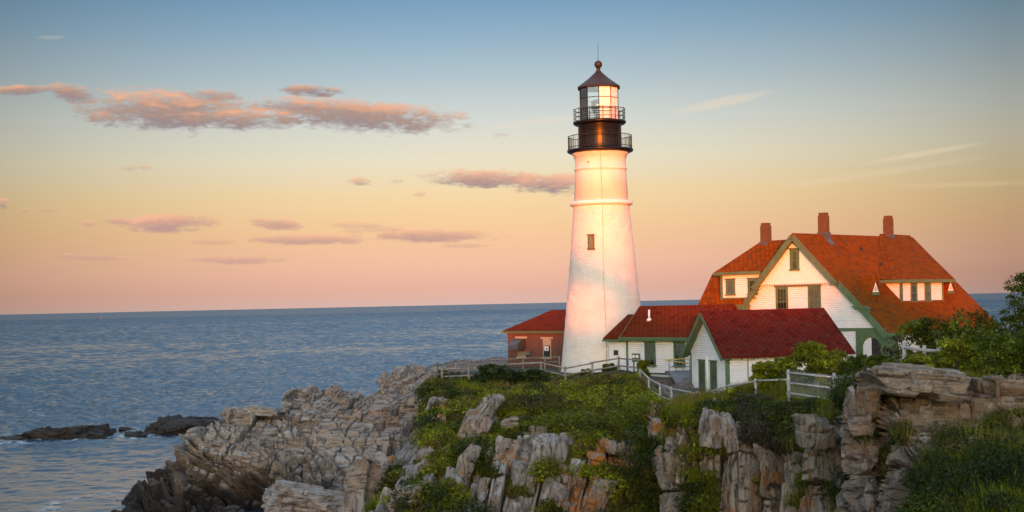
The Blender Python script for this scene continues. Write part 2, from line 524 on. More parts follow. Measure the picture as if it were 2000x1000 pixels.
def grid_faces(nr, nc, wrap=False):
    r = np.arange(nr - 1)[:, None]; c = np.arange(nc if wrap else nc - 1)[None, :]
    a = r * nc + c; b = r * nc + (c + 1) % nc
    return np.stack([a, b, b + nc, a + nc], -1).reshape(-1, 4)

def mesh_np(name, V, Fc, m, parent=None, smooth=False, attrs=None, face_cols=None):
    V = np.ascontiguousarray(V, np.float32); Fc = np.ascontiguousarray(Fc, np.int32)
    k = Fc.shape[1]
    me = bpy.data.meshes.new(name)
    me.vertices.add(len(V)); me.vertices.foreach_set('co', V.ravel())
    me.loops.add(Fc.size); me.loops.foreach_set('vertex_index', Fc.ravel())
    me.polygons.add(len(Fc))
    me.polygons.foreach_set('loop_start', np.arange(0, Fc.size, k, dtype=np.int32))
    me.polygons.foreach_set('use_smooth', np.full(len(Fc), bool(smooth)))
    for an, av in (attrs or {}).items():
        at = me.attributes.new(an, 'FLOAT', 'POINT'); at.data.foreach_set('value', np.ascontiguousarray(av, np.float32))
    if face_cols is not None:
        at = me.attributes.new('tint', 'FLOAT_COLOR', 'FACE')
        at.data.foreach_set('color', np.ascontiguousarray(np.concatenate([face_cols, np.ones((len(face_cols), 1))], 1), np.float32).ravel())
    me.update(calc_edges=True)
    me.validate()
    if isinstance(m, (list, tuple)):
        for mm in m: me.materials.append(mm)
    else: me.materials.append(m)
    o = bpy.data.objects.new(name, me)
    return link(o, parent)

# ------------------------------------------------------------------ keeper's house (local: x along the front gable, y back along the ridge)
S2 = math.sqrt(.5)
UU = Vector((S2, -S2, 0)); VV = Vector((S2, S2, 0))
GZ = 5.3                                   # local z of camera height above the house base
def build_house():
    ap = PV(1547, 456, 100)
    base = Vector((ap.x, ap.y, EYE - GZ))
    h = thing('keepers_house', 'large white clapboard house with sunlit red shingle roof, green trim and three brick chimneys', 'house', base, R(-45))
    def Z(zc): return zc + GZ
    RT, LT, ZA, L = 1.0, 1.06, 4.57, 17.0
    zr = lambda s: ZA - RT * s if s >= 0 else ZA + LT * s
    pr = lambda s, q, d=0.0: (s, q, Z(zr(s) + d))
    # walls
    w = MB()
    w.prism([(-4.3, .7, -1.2), (6.3, .7, -1.2), (6.3, .7, Z(zr(6.3) - .25)), (0, .7, Z(ZA - .3)), (-4.3, .7, Z(zr(-4.3) - .25))], (0, 15.6, 0))
    w.build('wall', M['siding'], h)
    w = MB(); w.prism([(-3.12, .45, Z(.98)), (3.25, .45, Z(.98)), (0, .45, Z(ZA - .33))], (0, .24, 0))
    w.build('gable_wall', M['white'], h)
    w = MB()
    for k in range(30):
        s0 = -3.1 + k * 6.33 / 30
        w.prism([(s0, .42, Z(1.02)), (s0, .42, Z(.93)), (s0 + .07, .42, Z(.86)), (s0 + .14, .42, Z(.93)), (s0 + .14, .42, Z(1.02))], (0, .028, 0))
    w.build('scalloped_trim', M['white'], h)
    w = MB(); w.box((-8.25, .42, -1.2), (-4.31, 11, Z(-.62))); w.build('side_wall', M['siding'], h)
    # main roof: two slabs, stepped where the upper gable projects
    r = MB()
    r.prism([pr(0, 0), pr(3.4, 0), pr(3.4, .38), pr(7.1, .38), pr(7.1, L), pr(0, L)][::-1][::-1], (0, 0, -.14))
    r.prism([pr(0, L), pr(-4.9, L), pr(-4.9, .38), pr(-3.4, .38), pr(-3.4, 0), pr(0, 0)], (0, 0, -.14))
    roof = r.build('roof', M['roof_sunlit'], h)
    # rake boards and soffits
    t = MB()
    for sg, s1, s2 in ((1, 3.4, 7.12), (-1, 3.4, 4.75)):
        a = Vector(pr(0, -.03, -.26)); b = Vector(pr(sg * (s1 + .05), -.03, -.26))
        t.beam(a, b, .07, .40, (0, -1, 0) if False else (0, 0, 1))
        a2 = Vector(pr(0, .22, -.30)); b2 = Vector(pr(sg * (s1 + .02), .22, -.30)); t.beam(a2, b2, .44, .12)
        a = Vector(pr(sg * s1, .35, -.27)); b = Vector(pr(sg * s2, .35, -.27)); t.beam(a, b, .07, .42)
        a2 = Vector(pr(sg * s1, .55, -.31)); b2 = Vector(pr(sg * s2, .55, -.31)); t.beam(a2, b2, .34, .12)
    t.box((-5.2, -.06, Z(-.86)), (-4.1, .5, Z(-.55))); t.box((-5.3, -.12, Z(-.55)), (-4.0, .5, Z(-.46)))
    t.build('rake_board', M['green'], h)
    t = MB()                                # cornice return on the right, belt board, corner board
    t.box((4.75, .2, Z(-.95)), (5.75, .74, Z(-.80))); t.box((4.6, .12, Z(-.80)), (5.6, .74, Z(-.70))); t.box((5.3, .4, Z(-1.25)), (5.7, .73, Z(-.95)))
    t.build('cornice', M['green'], h)
    fo = base + VV * .7 + Vector((0, 0, GZ))
    s_post = t_for_px(fo + Vector((0, 0, -3)), UU, 1676)
    t = MB(); t.box((2.0, .62, Z(-2.44)), (6.9, .72, Z(-2.22))); t.build('belt_board', M['green'], h)
    t = MB(); t.box((s_post - .13, .60, -1.2), (s_post + .13, .7, Z(-2.44))); t.build('corner_board', M['green'], h)
    # front windows with one head board over both
    w1 = t_for_px(fo, UU, 1527.5); w2 = t_for_px(fo, UU, 1591)
    window(h, (w1, .7, Z(-1.3)), (1, 0, 0), (0, -1, 0), 1.05, 2.05, .15, cols=3, rows=(3, 2), behind='dark', head=False)
    window(h, (w2, .7, Z(-1.3)), (1, 0, 0), (0, -1, 0), 1.05, 2.05, .15, cols=3, rows=(3, 1), behind='curtain', head=False)
    t = MB(); t.box((w1 - .6, .61, Z(.75)), (w2 + .6, .72, Z(.97))); t.build('head_board', M['green'], h)
    wa = t_for_px(base + VV * .45 + Vector((0, 0, GZ + 2.5)), UU, 1552.5)
    window(h, (wa, .45, Z(1.95)), (1, 0, 0), (0, -1, 0), .78, 1.5, .2, cols=1, rows=(1, 1), behind='dark')
    # left wing: steep lower slope, wall dormer and hipped upper roof
    r = MB()
    prof = [(0, -.64), (2.05, 1.9), (9, 1.95), (11, -.64)]
    r.prism([(-8.64, q, Z(z)) for q, z in prof], (4.1, 0, 0))
    r.build('wing_roof', M['roof_sunlit'], h)
    t = MB(); t.box((-8.7, -.1, Z(-.86)), (-4.9, .42, Z(-.655))); t.box((-8.75, -.16, Z(-.71)), (-4.95, -.02, Z(-.60))); t.build('wing_eave', M['green'], h)
    d = MB(); d.prism([(-6.66, .5, Z(-.2)), (-4.45, .5, Z(-.2)), (-4.4, .5, Z(zr(-4.4) + .02)), (-2.75, .5, Z(zr(-2.75) + .02)), (-2.75, .5, Z(1.93)), (-6.66, .5, Z(1.93))], (0, 3.5, 0)); dw = d.build('dormer', M['siding'], h)
    e0, ez = .15, 1.98
    A, B, C, D = (-7.05, e0, Z(ez)), (-2.6, e0, Z(ez)), (-2.6, 5.25, Z(ez)), (-7.05, 5.25, Z(ez))
    R0, R1 = (-4.5, 2.7, Z(4.25)), (-.2, 2.7, Z(4.25))
    r = MB(); r.poly([A, B, R1, R0]); r.poly([D, A, R0]); r.poly([C, D, R0, R1]); r.poly([A, D, C, B])
    r.build('roof', M['roof_sunlit'], dw)
    t = MB(); t.box((-7.1, e0 - .05, Z(ez - .24)), (-2.9, e0 + .36, Z(ez - .005))); t.box((-7.1, e0 + .36, Z(ez - .24)), (-6.7, 5.2, Z(ez - .005)))
    t.box((-6.72, .44, Z(-.15)), (-6.52, .52, Z(1.74))); t.box((-6.75, .42, Z(-.02)), (-3.5, .505, Z(.07)))
    t.build('trim', M['green'], dw)
    fd = base + VV * .5 + Vector((0, 0, GZ + 1))
    window(dw, (t_for_px(fd, UU, 1427), .5, Z(.28)), (1, 0, 0), (0, -1, 0), .84, 1.15, .15, cols=2, rows=(1, 1), behind='curtain')
    window(dw, (t_for_px(fd, UU, 1470), .5, Z(.28)), (1, 0, 0), (0, -1, 0), .84, 1.15, .15, cols=2, rows=(1, 1), behind='dark')
    # right side dormer with hipped roof
    d = MB(); d.box((1.2, 6.15, Z(-.75)), (5.0, 12.2, Z(1.08))); dr = d.build('dormer', M['siding'], h)
    A, B, Pk, R1, V = (5.38, 5.75, Z(1.12)), (5.38, 13.4, Z(1.12)), (-.05, 12.0, Z(4.76)), (-.05, 16.6, Z(4.72)), (3.2, 5.75, Z(1.16))
    Wp = (3.2, 13.4, Z(1.16))
    r = MB(); r.poly([A, B, R1, Pk]); r.poly([V, A, Pk]); r.poly([B, Wp, R1]); r.poly([A, V, Wp, B])
    r.build('roof', M['roof_sunlit'], dr)
    t = MB(); t.box((4.98, 5.7, Z(.86)), (5.42, 13.4, Z(1.11))); t.box((3.4, 5.7, Z(.86)), (4.98, 6.2, Z(1.11)))
    t.box((4.92, 6.08, Z(-.75)), (5.07, 6.30, Z(.86))); t.box((4.99, 6.3, Z(-.62)), (5.09, 12.25, Z(-.5)))
    t.box((4.99, 12.1, Z(-.5)), (5.07, 12.25, Z(.86)))
    t.build('trim', M['green'], dr)
    sd = base + UU * 5.0 + Vector((0, 0, GZ))
    for px, bh in ((1784.5, 'dark'), (1811.5, 'curtain')):
        window(dr, (5.0, t_for_px(sd, VV, px), Z(-.5)), (0, 1, 0), (1, 0, 0), .92, 1.33, .16, cols=1, rows=(1, 1), behind=bh)
    # two gablets with a triangular light
    for q0, lab in ((3.3, None), (14.15, None)):
        g = MB(); g.prism([(4.62, q0 - .7, Z(.02)), (4.62, q0 + .7, Z(.02)), (4.62, q0, Z(1.22))], (-3.0, 0, 0))
        gb = g.build('gablet', M['green'], h)
        t = MB(); t.prism([(4.645, q0 - .38, Z(.24)), (4.645, q0 + .38, Z(.24)), (4.645, q0, Z(.90))], (-.02, 0, 0)); t.build('frame', M['white'], gb)
        t = MB(); t.poly([(4.655, q0 - .20, Z(.33)), (4.655, q0 + .20, Z(.33)), (4.655, q0, Z(.70))]); t.build('pane', M['curtain'], gb)
        t = MB()
        for sg in (-1, 1):
            t.prism([(4.72, q0, Z(1.28)), (4.72, q0 + sg * .76, Z(-.02)), (2.0, q0 + sg * .76, Z(-.02)), (2.0, q0, Z(1.28))], (0, 0, .06))
        t.build('roof', M['roof_sunlit'], gb)
    # chimneys
    def chim(s, q, z0, z1, wd):
        c = MB(); k = wd / 2
        c.box((s - k, q - k, Z(z0)), (s + k, q + k, Z(z1 - .22)))
        c.prism([(s - k * .86, q - k * .86, Z(z1)), (s + k * .86, q - k * .86, Z(z1)), (s + k * .86, q + k * .86, Z(z1)), (s - k * .86, q + k * .86, Z(z1))], (0, 0, -.215))
        o = c.build('chimney', M['chimney'], h)
        f = MB(); f.prism([(s - k - .06, q - k - .06, Z(z0 + .5)), (s + k + .06, q - k - .06, Z(z0 + .5)), (s + k + .06, q + k + .06, Z(z0 + .5)), (s - k - .06, q + k + .06, Z(z0 + .5))], (0, 0, -.5))
        if s > 0:
            f.prism([(s + k + .07, q - k - .06, Z(zr(s + k + .07) + .10)), (s + k + .42, q - k - .06, Z(zr(s + k + .42) + .03)), (s + k + .42, q + k + .06, Z(zr(s + k + .42) + .03)), (s + k + .07, q + k + .06, Z(zr(s + k + .07) + .10))], (0, 0, -.2))
        f.build('flashing', M['lead'], o)
    chim(-4.1, 2.7, 3.7, 5.58, .60)
    chim(.1, 3.95, 4.2, 6.12, .60)
    chim(.2, 12.9, 4.2, 6.15, .58)
    for x_, y_, z_ in ((1.25, 7.2, 3.1), (2.6, 7.6, 1.9)):
        t = MB(); t.tube((x_, y_, Z(z_)), (x_, y_, Z(z_ + .5)), .085); t.build('vent_pipe', M['iron'], h)
    # porch: arched panel at the front corner, eave fascia with an eyebrow arch on the right side
    s0, s1 = s_post + .13, 6.95
    cx, rad, zs = (s0 + s1) / 2 - .12, .68, Z(-3.55)
    p = MB(); n = 14
    yy = .64
    top = Z(-2.62)
    p.box((s0, yy, Z(-2.62)), (s1, yy + .12, Z(-2.44)))
    def strip(x0, z0, x1, z1): p.prism([(x0, yy, z0), (x1, yy, z1), (x1, yy, top), (x0, yy, top)], (0, .12, 0))
    for k in range(n):
        a, b = math.pi - math.pi * k / n, math.pi - math.pi * (k + 1) / n
        strip(cx + rad * math.cos(a), zs + rad * math.sin(a), cx + rad * math.cos(b), zs + rad * math.sin(b))
    p.prism([(s0, yy, -1.2), (cx - rad, yy, -1.2), (cx - rad, yy, top), (s0, yy, top)], (0, .12, 0))
    p.prism([(cx + rad, yy, -1.2), (s1, yy, -1.2), (s1, yy, top), (cx + rad, yy, top)], (0, .12, 0))
    pa = p.build('porch_arch', M['green'], h)
    p = MB(); p.box((cx + .0, .67, -1.2), (cx + .66, .70, zs + .64)); p.build('porch_dark_panel', M['dark'], h)  # dark panel added over the right half of the arch opening
    for q0, q1 in ((.8, 2.2), (6.2, 16)):
        p = MB(); p.box((6.75, q0, -1.2), (6.93, q1, Z(-2.6))); p.build('porch_screen', M['green'], h)
    p = MB(); n = 20; pts = []
    for k in range(n + 1):
        q = 2.2 + 4.0 * k / n; z = Z(zr(7.12) - .15) + .75 * math.sin(math.pi * k / n) ** 1.2
        pts.append((q, z))
    p.box((6.98, .36, Z(zr(7.12) - .30)), (7.16, 2.2, Z(zr(7.12) - .02))); p.box((6.98, 6.2, Z(zr(7.12) - .30)), (7.16, L, Z(zr(7.12) - .02)))
    for (q0, z0), (q1, z1) in zip(pts[:-1], pts[1:]):
        p.prism([(7.16, q0, z0 - .12), (7.16, q1, z1 - .12), (7.16, q1, z1 + .12), (7.16, q0, z0 + .12)], (-.18, 0, 0))
    p.build('eave_fascia', M['green'], h)
    p = MB()
    for (q0, z0), (q1, z1) in zip(pts[:-1], pts[1:]):
        a0 = max(.02, (z0 - pts[0][1]) * 2.6); a1 = max(.02, (z1 - pts[0][1]) * 2.6)
        p.poly([(7.2, q0, z0 + .12), (7.2, q1, z1 + .12), (7.1 - a1, q1, Z(zr(7.1 - a1)) + .02), (7.1 - a0, q0, Z(zr(7.1 - a0)) + .02)])
    p.build('eyebrow_roof', M['roof_sunlit'], h)
    return h
house = build_house()

# ------------------------------------------------------------------ white connecting wing beside the tower
def build_wing():
    e = PV(1211, 660, 103)
    base = Vector((e.x, e.y, EYE - GZ))
    h = thing('connecting_wing', 'low white clapboard wing with red roof joining the tower and the house', 'building', base, R(-45))
    Z = lambda zc: zc + GZ
    ze, zrg, W = -2.62, -.40, 2.35
    w = MB()
    w.prism([(.3, .38, -1.5), (8.2, .38, -1.5), (8.2, .38, Z(ze + .2)), (.3, .38, Z(ze + .2))], (0, 4.0, 0))
    w.prism([(.3, .38, Z(ze + .2)), (.3, 2 * W - .38, Z(ze + .2)), (.3, W, Z(zrg - .2))][::-1], (7.9, 0, 0))
    w.build('wall', M['siding'], h)
    r = MB()
    r.prism([(0, 0, Z(ze)), (8.6, 0, Z(ze)), (8.6, W, Z(zrg)), (0, W, Z(zrg))], (0, 0, -.12))
    r.prism([(8.6, 2 * W, Z(ze)), (0, 2 * W, Z(ze)), (0, W, Z(zrg)), (8.6, W, Z(zrg))], (0, 0, -.12))
    rf = r.build('roof', M['roof_part_sun'], h)
    r = MB(); xv = t_for_px(base + VV * (W * .55) + Vector((0, 0, GZ - 1.2)), UU, 1268)
    zv = ze + (zrg - ze) * .55
    r.tube((xv, W * .55, Z(zv - .1)), (xv, W * .55, Z(zv + .72)), .075); r.lathe([(.2, Z(zv - .12)), (.18, Z(zv + .02)), (.1, Z(zv + .1))], 12, (xv, W * .55))
    r.build('vent_pipe', M['white'], rf)
    t = MB(); t.box((-.05, -.06, Z(ze - .30)), (8.4, .37, Z(ze - .125))); t.box((-.08, -.1, Z(ze - .2)), (8.4, .05, Z(ze - .03))); t.build('eave', M['green'], h)
    t = MB(); t.beam((-.02, 0, Z(ze - .16)), (-.02, W, Z(zrg - .16)), .08, .22); t.beam((-.02, 2 * W, Z(ze - .16)), (-.02, W, Z(zrg - .16)), .08, .22); t.build('rake_board', M['green'], h)
    t = MB(); t.box((.27, .33, -1.4), (.43, .40, Z(ze - .3))); t.build('corner_board', M['green'], h)
    t = MB(); t.box((.43, .32, -.03), (8.2, .385, .09)); t.build('base_board', M['green'], h)
    fo = base + VV * .38 + Vector((0, 0, GZ - 3.6))
    for px in (1270, 1327):
        window(h, (t_for_px(fo, UU, px), .38, Z(-4.72)), (1, 0, 0), (0, -1, 0), 1.0, 1.72, .13, cols=2, rows=(2, 2), behind='dark')
    # small link against the tower: white stucco, hipped roof, dark hatch
    t = MB(); t.box((-1.5, .5, -1.5), (.29, 3.6, Z(-2.75))); lk = t.build('link_wall', M['white'], h)
    r = MB(); zl0, zl1 = -2.72, -1.02
    a, b, c, d = (-1.75, .1, Z(zl0)), (.02, .1, Z(zl0)), (.02, 2.35, Z(zl1)), (-1.35, 2.55, Z(zl1))
    r.prism([a, b, c, d], (0, 0, -.1)); r.prism([(-1.75, 4.2, Z(zl0)), a, d], (0, 0, -.1))
    r.prism([d, c, (.02, 4.2, Z(zl0)), (-1.75, 4.2, Z(zl0))], (0, 0, -.1))
    r.build('link_roof', M['roof_part_sun'], h)
    t = MB(); t.box((-1.78, .05, Z(zl0 - .26)), (-.05, .5, Z(zl0 - .1))); t.build('link_eave', M['green'], h)
    px = t_for_px(base + VV * .5 + Vector((0, 0, GZ - 3.7)), UU, 1203.5)
    t = MB(); t.box((px - .2, .44, Z(-3.98)), (px + .2, .51, Z(-3.63))); t.build('hatch', M['dark'], h)
    t = MB(); t.box((px - .24, .46, Z(-4.02)), (px + .24, .5, Z(-3.98))); t.build('sill', M['stone_trim'], h)
    return h
wing = build_wing()

# ------------------------------------------------------------------ garage in front
GA = R(16)
def build_garage():
    c = PV(1417, 697, 88.5)
    base = Vector((c.x, c.y, 6.0))
    gx = Vector((math.cos(GA), math.sin(GA), 0)); gy = Vector((-math.sin(GA), math.cos(GA), 0))
    h = thing('garage', 'small white clapboard garage with dark red shingle roof and green rafter tails behind the bushes', 'garage', base, GA)
    off = EYE - 6.0
    Z = lambda zc: zc + off
    W, L = 5.5, 8.6
    zw = -3.30                           # wall top at the eaves
    ro = -.75; sl = (ro - -3.63) / (W / 2 + .45)
    zr = lambda y: ro - abs(y - W / 2) * sl
    w = MB(); w.prism([(0, W, -1.5), (0, 0, -1.5), (0, 0, Z(zr(0) - .18)), (0, W / 2, Z(ro - .18)), (0, W, Z(zr(W) - .18))], (L, 0, 0))
    w.build('wall', M['siding'], h)
    r = MB()
    r.prism([(-.45, -.45, Z(zr(-.45))), (L + .3, -.45, Z(zr(-.45))), (L - .15, W / 2, Z(ro)), (-.45, W / 2, Z(ro))], (0, 0, -.13))
    r.prism([(L + .3, W + .45, Z(zr(-.45))), (-.45, W + .45, Z(zr(-.45))), (-.45, W / 2, Z(ro)), (L - .15, W / 2, Z(ro))], (0, 0, -.13))
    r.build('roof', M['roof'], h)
    t = MB()
    for y0 in (-.45, W + .45):
        t.beam((-.47, y0, Z(zr(-.45) - .21)), (-.47, W / 2, Z(ro - .21)), .05, .24)
        t.beam((-.22, y0, Z(zr(-.45) - .19)), (-.22, W / 2, Z(ro - .19)), .44, .09)
    t.build('rake_board', M['green'], h)
    for x0 in [.12 + .79 * k for k in range(11)]:
        t = MB(); t.prism([(x0, -.42, Z(zr(-.42) - .14)), (x0, -.42, Z(zr(-.42) - .26)), (x0, 0, Z(zr(0) - .32)), (x0, 0, Z(zr(0) - .14))], (.11, 0, 0)); t.build('rafter_tail', M['green'], h)
    t = MB(); t.box((-.02, -.03, -1.5), (.26, .04, Z(zr(0) - .33))); t.build('corner_board', M['green'], h)
    t = MB(); t.box((-.03, W - .14, -1.5), (.04, W + .03, Z(zr(0) - .3))); t.build('corner_board', M['green'], h)
    for y in (1.83, 3.66):
        window(h, (0, y, Z(-5.86)), (0, -1, 0), (-1, 0, 0), .98, 1.86, .12, cols=2, rows=(3, 3), behind='curtain')
    fo = base + Vector((0, 0, off - 4.5))
    window(h, (t_for_px(fo, gx, 1521), 0, Z(-5.9)), (1, 0, 0), (0, -1, 0), .95, 1.72, .15, cols=2, rows=(3, 2), behind='dark')
    t = MB(); t.tube((-.06, 2.72, Z(-6.1)), (-.06, 2.72, Z(-3.72)), .06); t.build('drain_pipe', M['white'], h)
    px = t_for_px(fo, gx, 1460.5)
    t = MB(); t.tube((px, -.04, -1), (px, -.04, Z(-3.5)), .028); t.build('conduit', M['grey'], h)
    return h
garage = build_garage()

# ------------------------------------------------------------------ brick building behind the tower
def build_brick():
    c = PV(980, 647, 120)
    base = Vector((c.x, c.y, 7.2))
    h = thing('brick_outbuilding', 'low red brick building with red hipped roof behind the lighthouse tower', 'building', base, R(-45))
    off = EYE - 7.2
    ze = -(647 - 593.0) / F * 120
    Z = lambda zc: zc + off
    W, L, o = 6.0, 9.0, .35
    w = MB(); w.box((o, o, -1.5), (L - o, W - o, Z(ze - .12))); w.build('wall', M['brick'], h)
    A, B, C, D = (0, 0, Z(ze)), (L, 0, Z(ze)), (L, W, Z(ze)), (0, W, Z(ze))
    rise = 1.72
    R0, R1 = (3.05, 3, Z(ze + rise)), (L - 3.05, 3, Z(ze + rise))
    r = MB(); r.poly([A, B, R1, R0]); r.poly([D, A, R0]); r.poly([C, D, R0, R1]); r.poly([B, C, R1]); r.poly([D, C, B, A])
    rf = r.build('roof', M['roof_part_sun'], h)
    r = MB(); r.tube((2.9, 1.7, Z(ze + .9)), (2.9, 1.7, Z(ze + 1.15)), .1); r.build('vent_pipe', M['iron'], rf)
    t = MB(); t.box((.02, .02, Z(ze - .18)), (L - .02, .34, Z(ze - .004))); t.box((.02, .34, Z(ze - .18)), (.34, W - .02, Z(ze - .004))); t.build('eave', M['green'], h)
    fo = base + VV * o + Vector((0, 0, off - 3.4))
    for px, kind in ((1018.5, 0), (1068.5, 1)):
        s = t_for_px(fo, UU, px)
        zb, zt = (-4.55, -2.98) if kind == 0 else (-4.52, -3.02)
        f = MB(); f.box((s - .45, o - .03, Z(zb)), (s + .45, o + .02, Z(zt)))
        wn = f.build('window', M['stone_trim'] if kind == 0 else M['stone_trim'], h)
        t = MB(); t.box((s - .68, o - .06, Z(zt)), (s + .68, o + .01, Z(zt + .16))); t.build('lintel', M['stone_trim'], wn)
        t = MB(); t.box((s - .55, o - .12, Z(zb - .16)), (s + .55, o + .01, Z(zb))); t.build('sill', M['stone_trim'], wn)
        if kind == 0:
            t = MB()
            for k in range(7):
                t.box((s - .4 + k * .12, o - .05, Z(zb + .05)), (s - .34 + k * .12, o - .032, Z(zb + .75)))
            t.build('louvre', M['grey'], wn)
            # half-round sheet metal hood
            t = MB(); pr = [(o - .03, Z(zt - .02))]
            for k in range(11):
                a = math.pi / 2 * k / 10
                pr.append((o - .05 - 1.0 * math.sin(a), Z(zt - .75) + .72 * math.cos(a)))
            pr.append((o - 1.05, Z(zt - .95))); pr.append((o - .03, Z(zt - .95)))
            t.prism([(s - .58, y, z) for y, z in pr], (1.1, 0, 0)); t.build('metal_hood', M['lead'], wn)
        else:
            t = MB(); t.box((s - .36, o - .045, Z(zb + .04)), (s + .36, o - .032, Z(zt - .55))); t.build('pane', M['dark'], wn)
            t = MB(); t.box((s - .4, o - .05, Z(zt - .52)), (s + .4, o - .032, Z(zt - .04))); t.build('louvre', M['stone_trim'], wn)
            t = MB(); t.box((s - .28, o - .07, Z(zt - .98)), (s + .22, o - .05, Z(zt - .6))); t.build('notice', M['paper'], wn)
            t = MB(); t.box((s - .05, o - .078, Z(zt - .9)), (s + .1, o - .072, Z(zt - .72))); t.build('picture', M['grey'], wn)
    t = MB(); s = t_for_px(fo, UU, 1037)
    t.box((s - .05, o - .3, Z(-4.35)), (s + .05, o, Z(-4.29))); t.box((s - .17, o - .42, Z(-4.33)), (s + .17, o - .2, Z(-4.07))); t.tube((s + .05, o - .05, Z(-5.0)), (s + .05, o - .05, Z(-4.3)), .035)
    t.build('floodlight', M['grey'], h)
    return h
brick = build_brick()

# ------------------------------------------------------------------ lighthouse
TX, TY = P(1175.5, 450, 109)[0], 109.0
def build_tower():
    zb = 7.0; off = EYE - zb
    h = thing('lighthouse', 'tall white stone lighthouse tower with black lantern gallery and brown domed lantern roof', 'lighthouse', (TX, TY, zb))
    Z = lambda zc: zc + off
    # shaft with uneven rubble surface below the belt
    prof = [(-7.0, 3.66), (-5.25, 3.40), (-2.8, 3.12), (-.26, 2.86), (4.03, 2.44), (7.24, 2.16)]
    zs = np.linspace(-7.0, 7.40, 170); rs = np.interp(zs, [p[0] for p in prof], [p[1] for p in prof])
    rs = np.convolve(np.pad(rs, 12, mode='reflect', reflect_type='odd'), np.ones(25) / 25, 'valid')
    N = 200; th = np.linspace(0, 2 * np.pi, N, endpoint=False)
    TH, ZZ = np.meshgrid(th, zs)
    RR = np.repeat(rs[:, None], N, 1)
    pp = np.stack([np.cos(TH) * 4, np.sin(TH) * 4, ZZ * 2.2], -1).reshape(-1, 3)
    RR = RR + (fbm(pp * .9, 3, 11).reshape(RR.shape) - .5) * .045 + (fbm(pp * 2.4 + 9, 2, 12).reshape(RR.shape) - .5) * .03
    V = np.stack([RR * np.cos(TH), RR * np.sin(TH), ZZ + off], -1).reshape(-1, 3)
    Fc = grid_faces(len(zs), N, wrap=True)
    mesh_np('shaft', V, Fc, M['tower'], h, smooth=True)
    b = MB(); b.lathe([(2.15, Z(7.36)), (2.30, Z(7.40)), (2.42, Z(7.46)), (2.42, Z(7.66)), (2.34, Z(7.72)), (2.10, Z(7.78))], 72); b.build('belt_course', M['white'], h)
    b = MB(); b.lathe([(2.10, Z(7.7)), (1.98, Z(10.0)), (1.97, Z(10.12)), (2.03, Z(10.15)), (2.03, Z(10.28)), (1.97, Z(10.32)), (1.95, Z(10.9)), (1.99, Z(11.0)), (1.99, Z(11.12)), (2.06, Z(11.16)), (2.06, Z(11.3)), (2.2, Z(11.38)), (2.2, Z(11.48))], 72)
    b.build('upper_shaft', M['tower'], h)
    # cable down the face and a small round port
    def face(zc, ang, r): return Vector((r * math.sin(ang), -r * math.cos(ang), Z(zc)))
    cpts = []
    for k in range(40):
        z = -5.2 + k * (11.3 + 5.2) / 39
        r = np.interp(z, [p[0] for p in prof] + [10.0, 11.3], [p[1] for p in prof] + [1.99, 2.2]) + .03
        cpts.append(face(z, -.03 - .012 * math.sin(z * .7) - .01 * z / 10, r))
    b = MB(); b.path(cpts, .016, 5); b.build('cable', M['stone_trim'], h)
    b = MB(); p = face(10.65, -.55, 1.93); d = Vector((math.sin(-.55), -math.cos(-.55), 0)); b.tube(p, p + d * .08, .09, .09, 12); b.build('port', M['stone_trim'], h)
    # window in the shaft
    a = -.41; r = 2.47; d = Vector((math.sin(a), -math.cos(a), .1)).normalized(); ax = Vector((math.cos(a), math.sin(a), 0))
    w = window(h, face(3.98, a, r), ax, d, .52, 1.06, .09, cols=2, rows=(2, 2), behind='dark', mt='olive', proud=.05)
    # lower gallery
    b = MB(); b.lathe([(1.6, Z(11.44)), (2.28, Z(11.46)), (2.5, Z(11.55)), (2.56, Z(11.6)), (2.56, Z(11.74)), (1.6, Z(11.76))], 64); b.build('lower_gallery', M['black'], h)
    def railing(name, r, z0, z1, nb, rails, rb):
        b = MB()
        for k in range(nb):
            t = 2 * math.pi * (k + .3) / nb
            post = k % max(1, nb // 12) == 0
            b.tube((r * math.cos(t), r * math.sin(t), Z(z0)), (r * math.cos(t), r * math.sin(t), Z(z1) + (.06 if post else 0)), rb * (1.9 if post else 1), None, 5)
        for z in rails:
            pts = [(r * math.cos(2 * math.pi * k / 48), r * math.sin(2 * math.pi * k / 48), Z(z)) for k in range(49)]
            b.path(pts, .028, 5)
        return b.build(name, M['iron'], h)
    railing('lower_railing', 2.46, 11.74, 12.78, 72, (12.78, 11.92), .013)
    # watch room
    b = MB(); b.lathe([(1.70, Z(11.74)), (1.68, Z(11.9)), (1.67, Z(13.6)), (1.72, Z(13.72))], 72); wr = b.build('watch_room', M['black'], h)
    for a in (-.9, -.6, .48, .95):
        b = MB(); p = face(13.05, a, 1.67); d = Vector((math.sin(a), -math.cos(a), 0)); b.tube(p, p + d * .07, .075, .06, 8)
        b.build('vent', M['iron'], wr)
    # upper gallery, railing
    b = MB(); b.lathe([(1.6, Z(13.62)), (1.9, Z(13.66)), (2.05, Z(13.78)), (2.05, Z(13.90)), (1.3, Z(13.92))], 64); b.build('upper_gallery', M['black'], h)
    railing('upper_railing', 1.98, 13.9, 14.85, 24, (14.85, 14.52, 14.2), .016)
    # ten-sided lantern room
    rl, n = 1.53, 10
    z0, z1 = 13.9, 16.55
    a0 = -R(4)
    vert = [(math.sin(a0 + 2 * math.pi * k / n), -math.cos(a0 + 2 * math.pi * k / n)) for k in range(n)]
    b = MB()
    for k, (x, y) in enumerate(vert):
        b.tube((rl * x, rl * y, Z(z0)), (rl * x, rl * y, Z(z1)), .035, None, 6)
        x2, y2 = vert[(k + 1) % n]
        for z, rr in ((z0 + .08, .06), (14.85, .028), (15.68, .028), (z1 - .05, .05)):
            b.tube((rl * x, rl * y, Z(z)), (rl * x2, rl * y2, Z(z)), rr, None, 5)
    lr = b.build('lantern_frame', M['iron'], h)
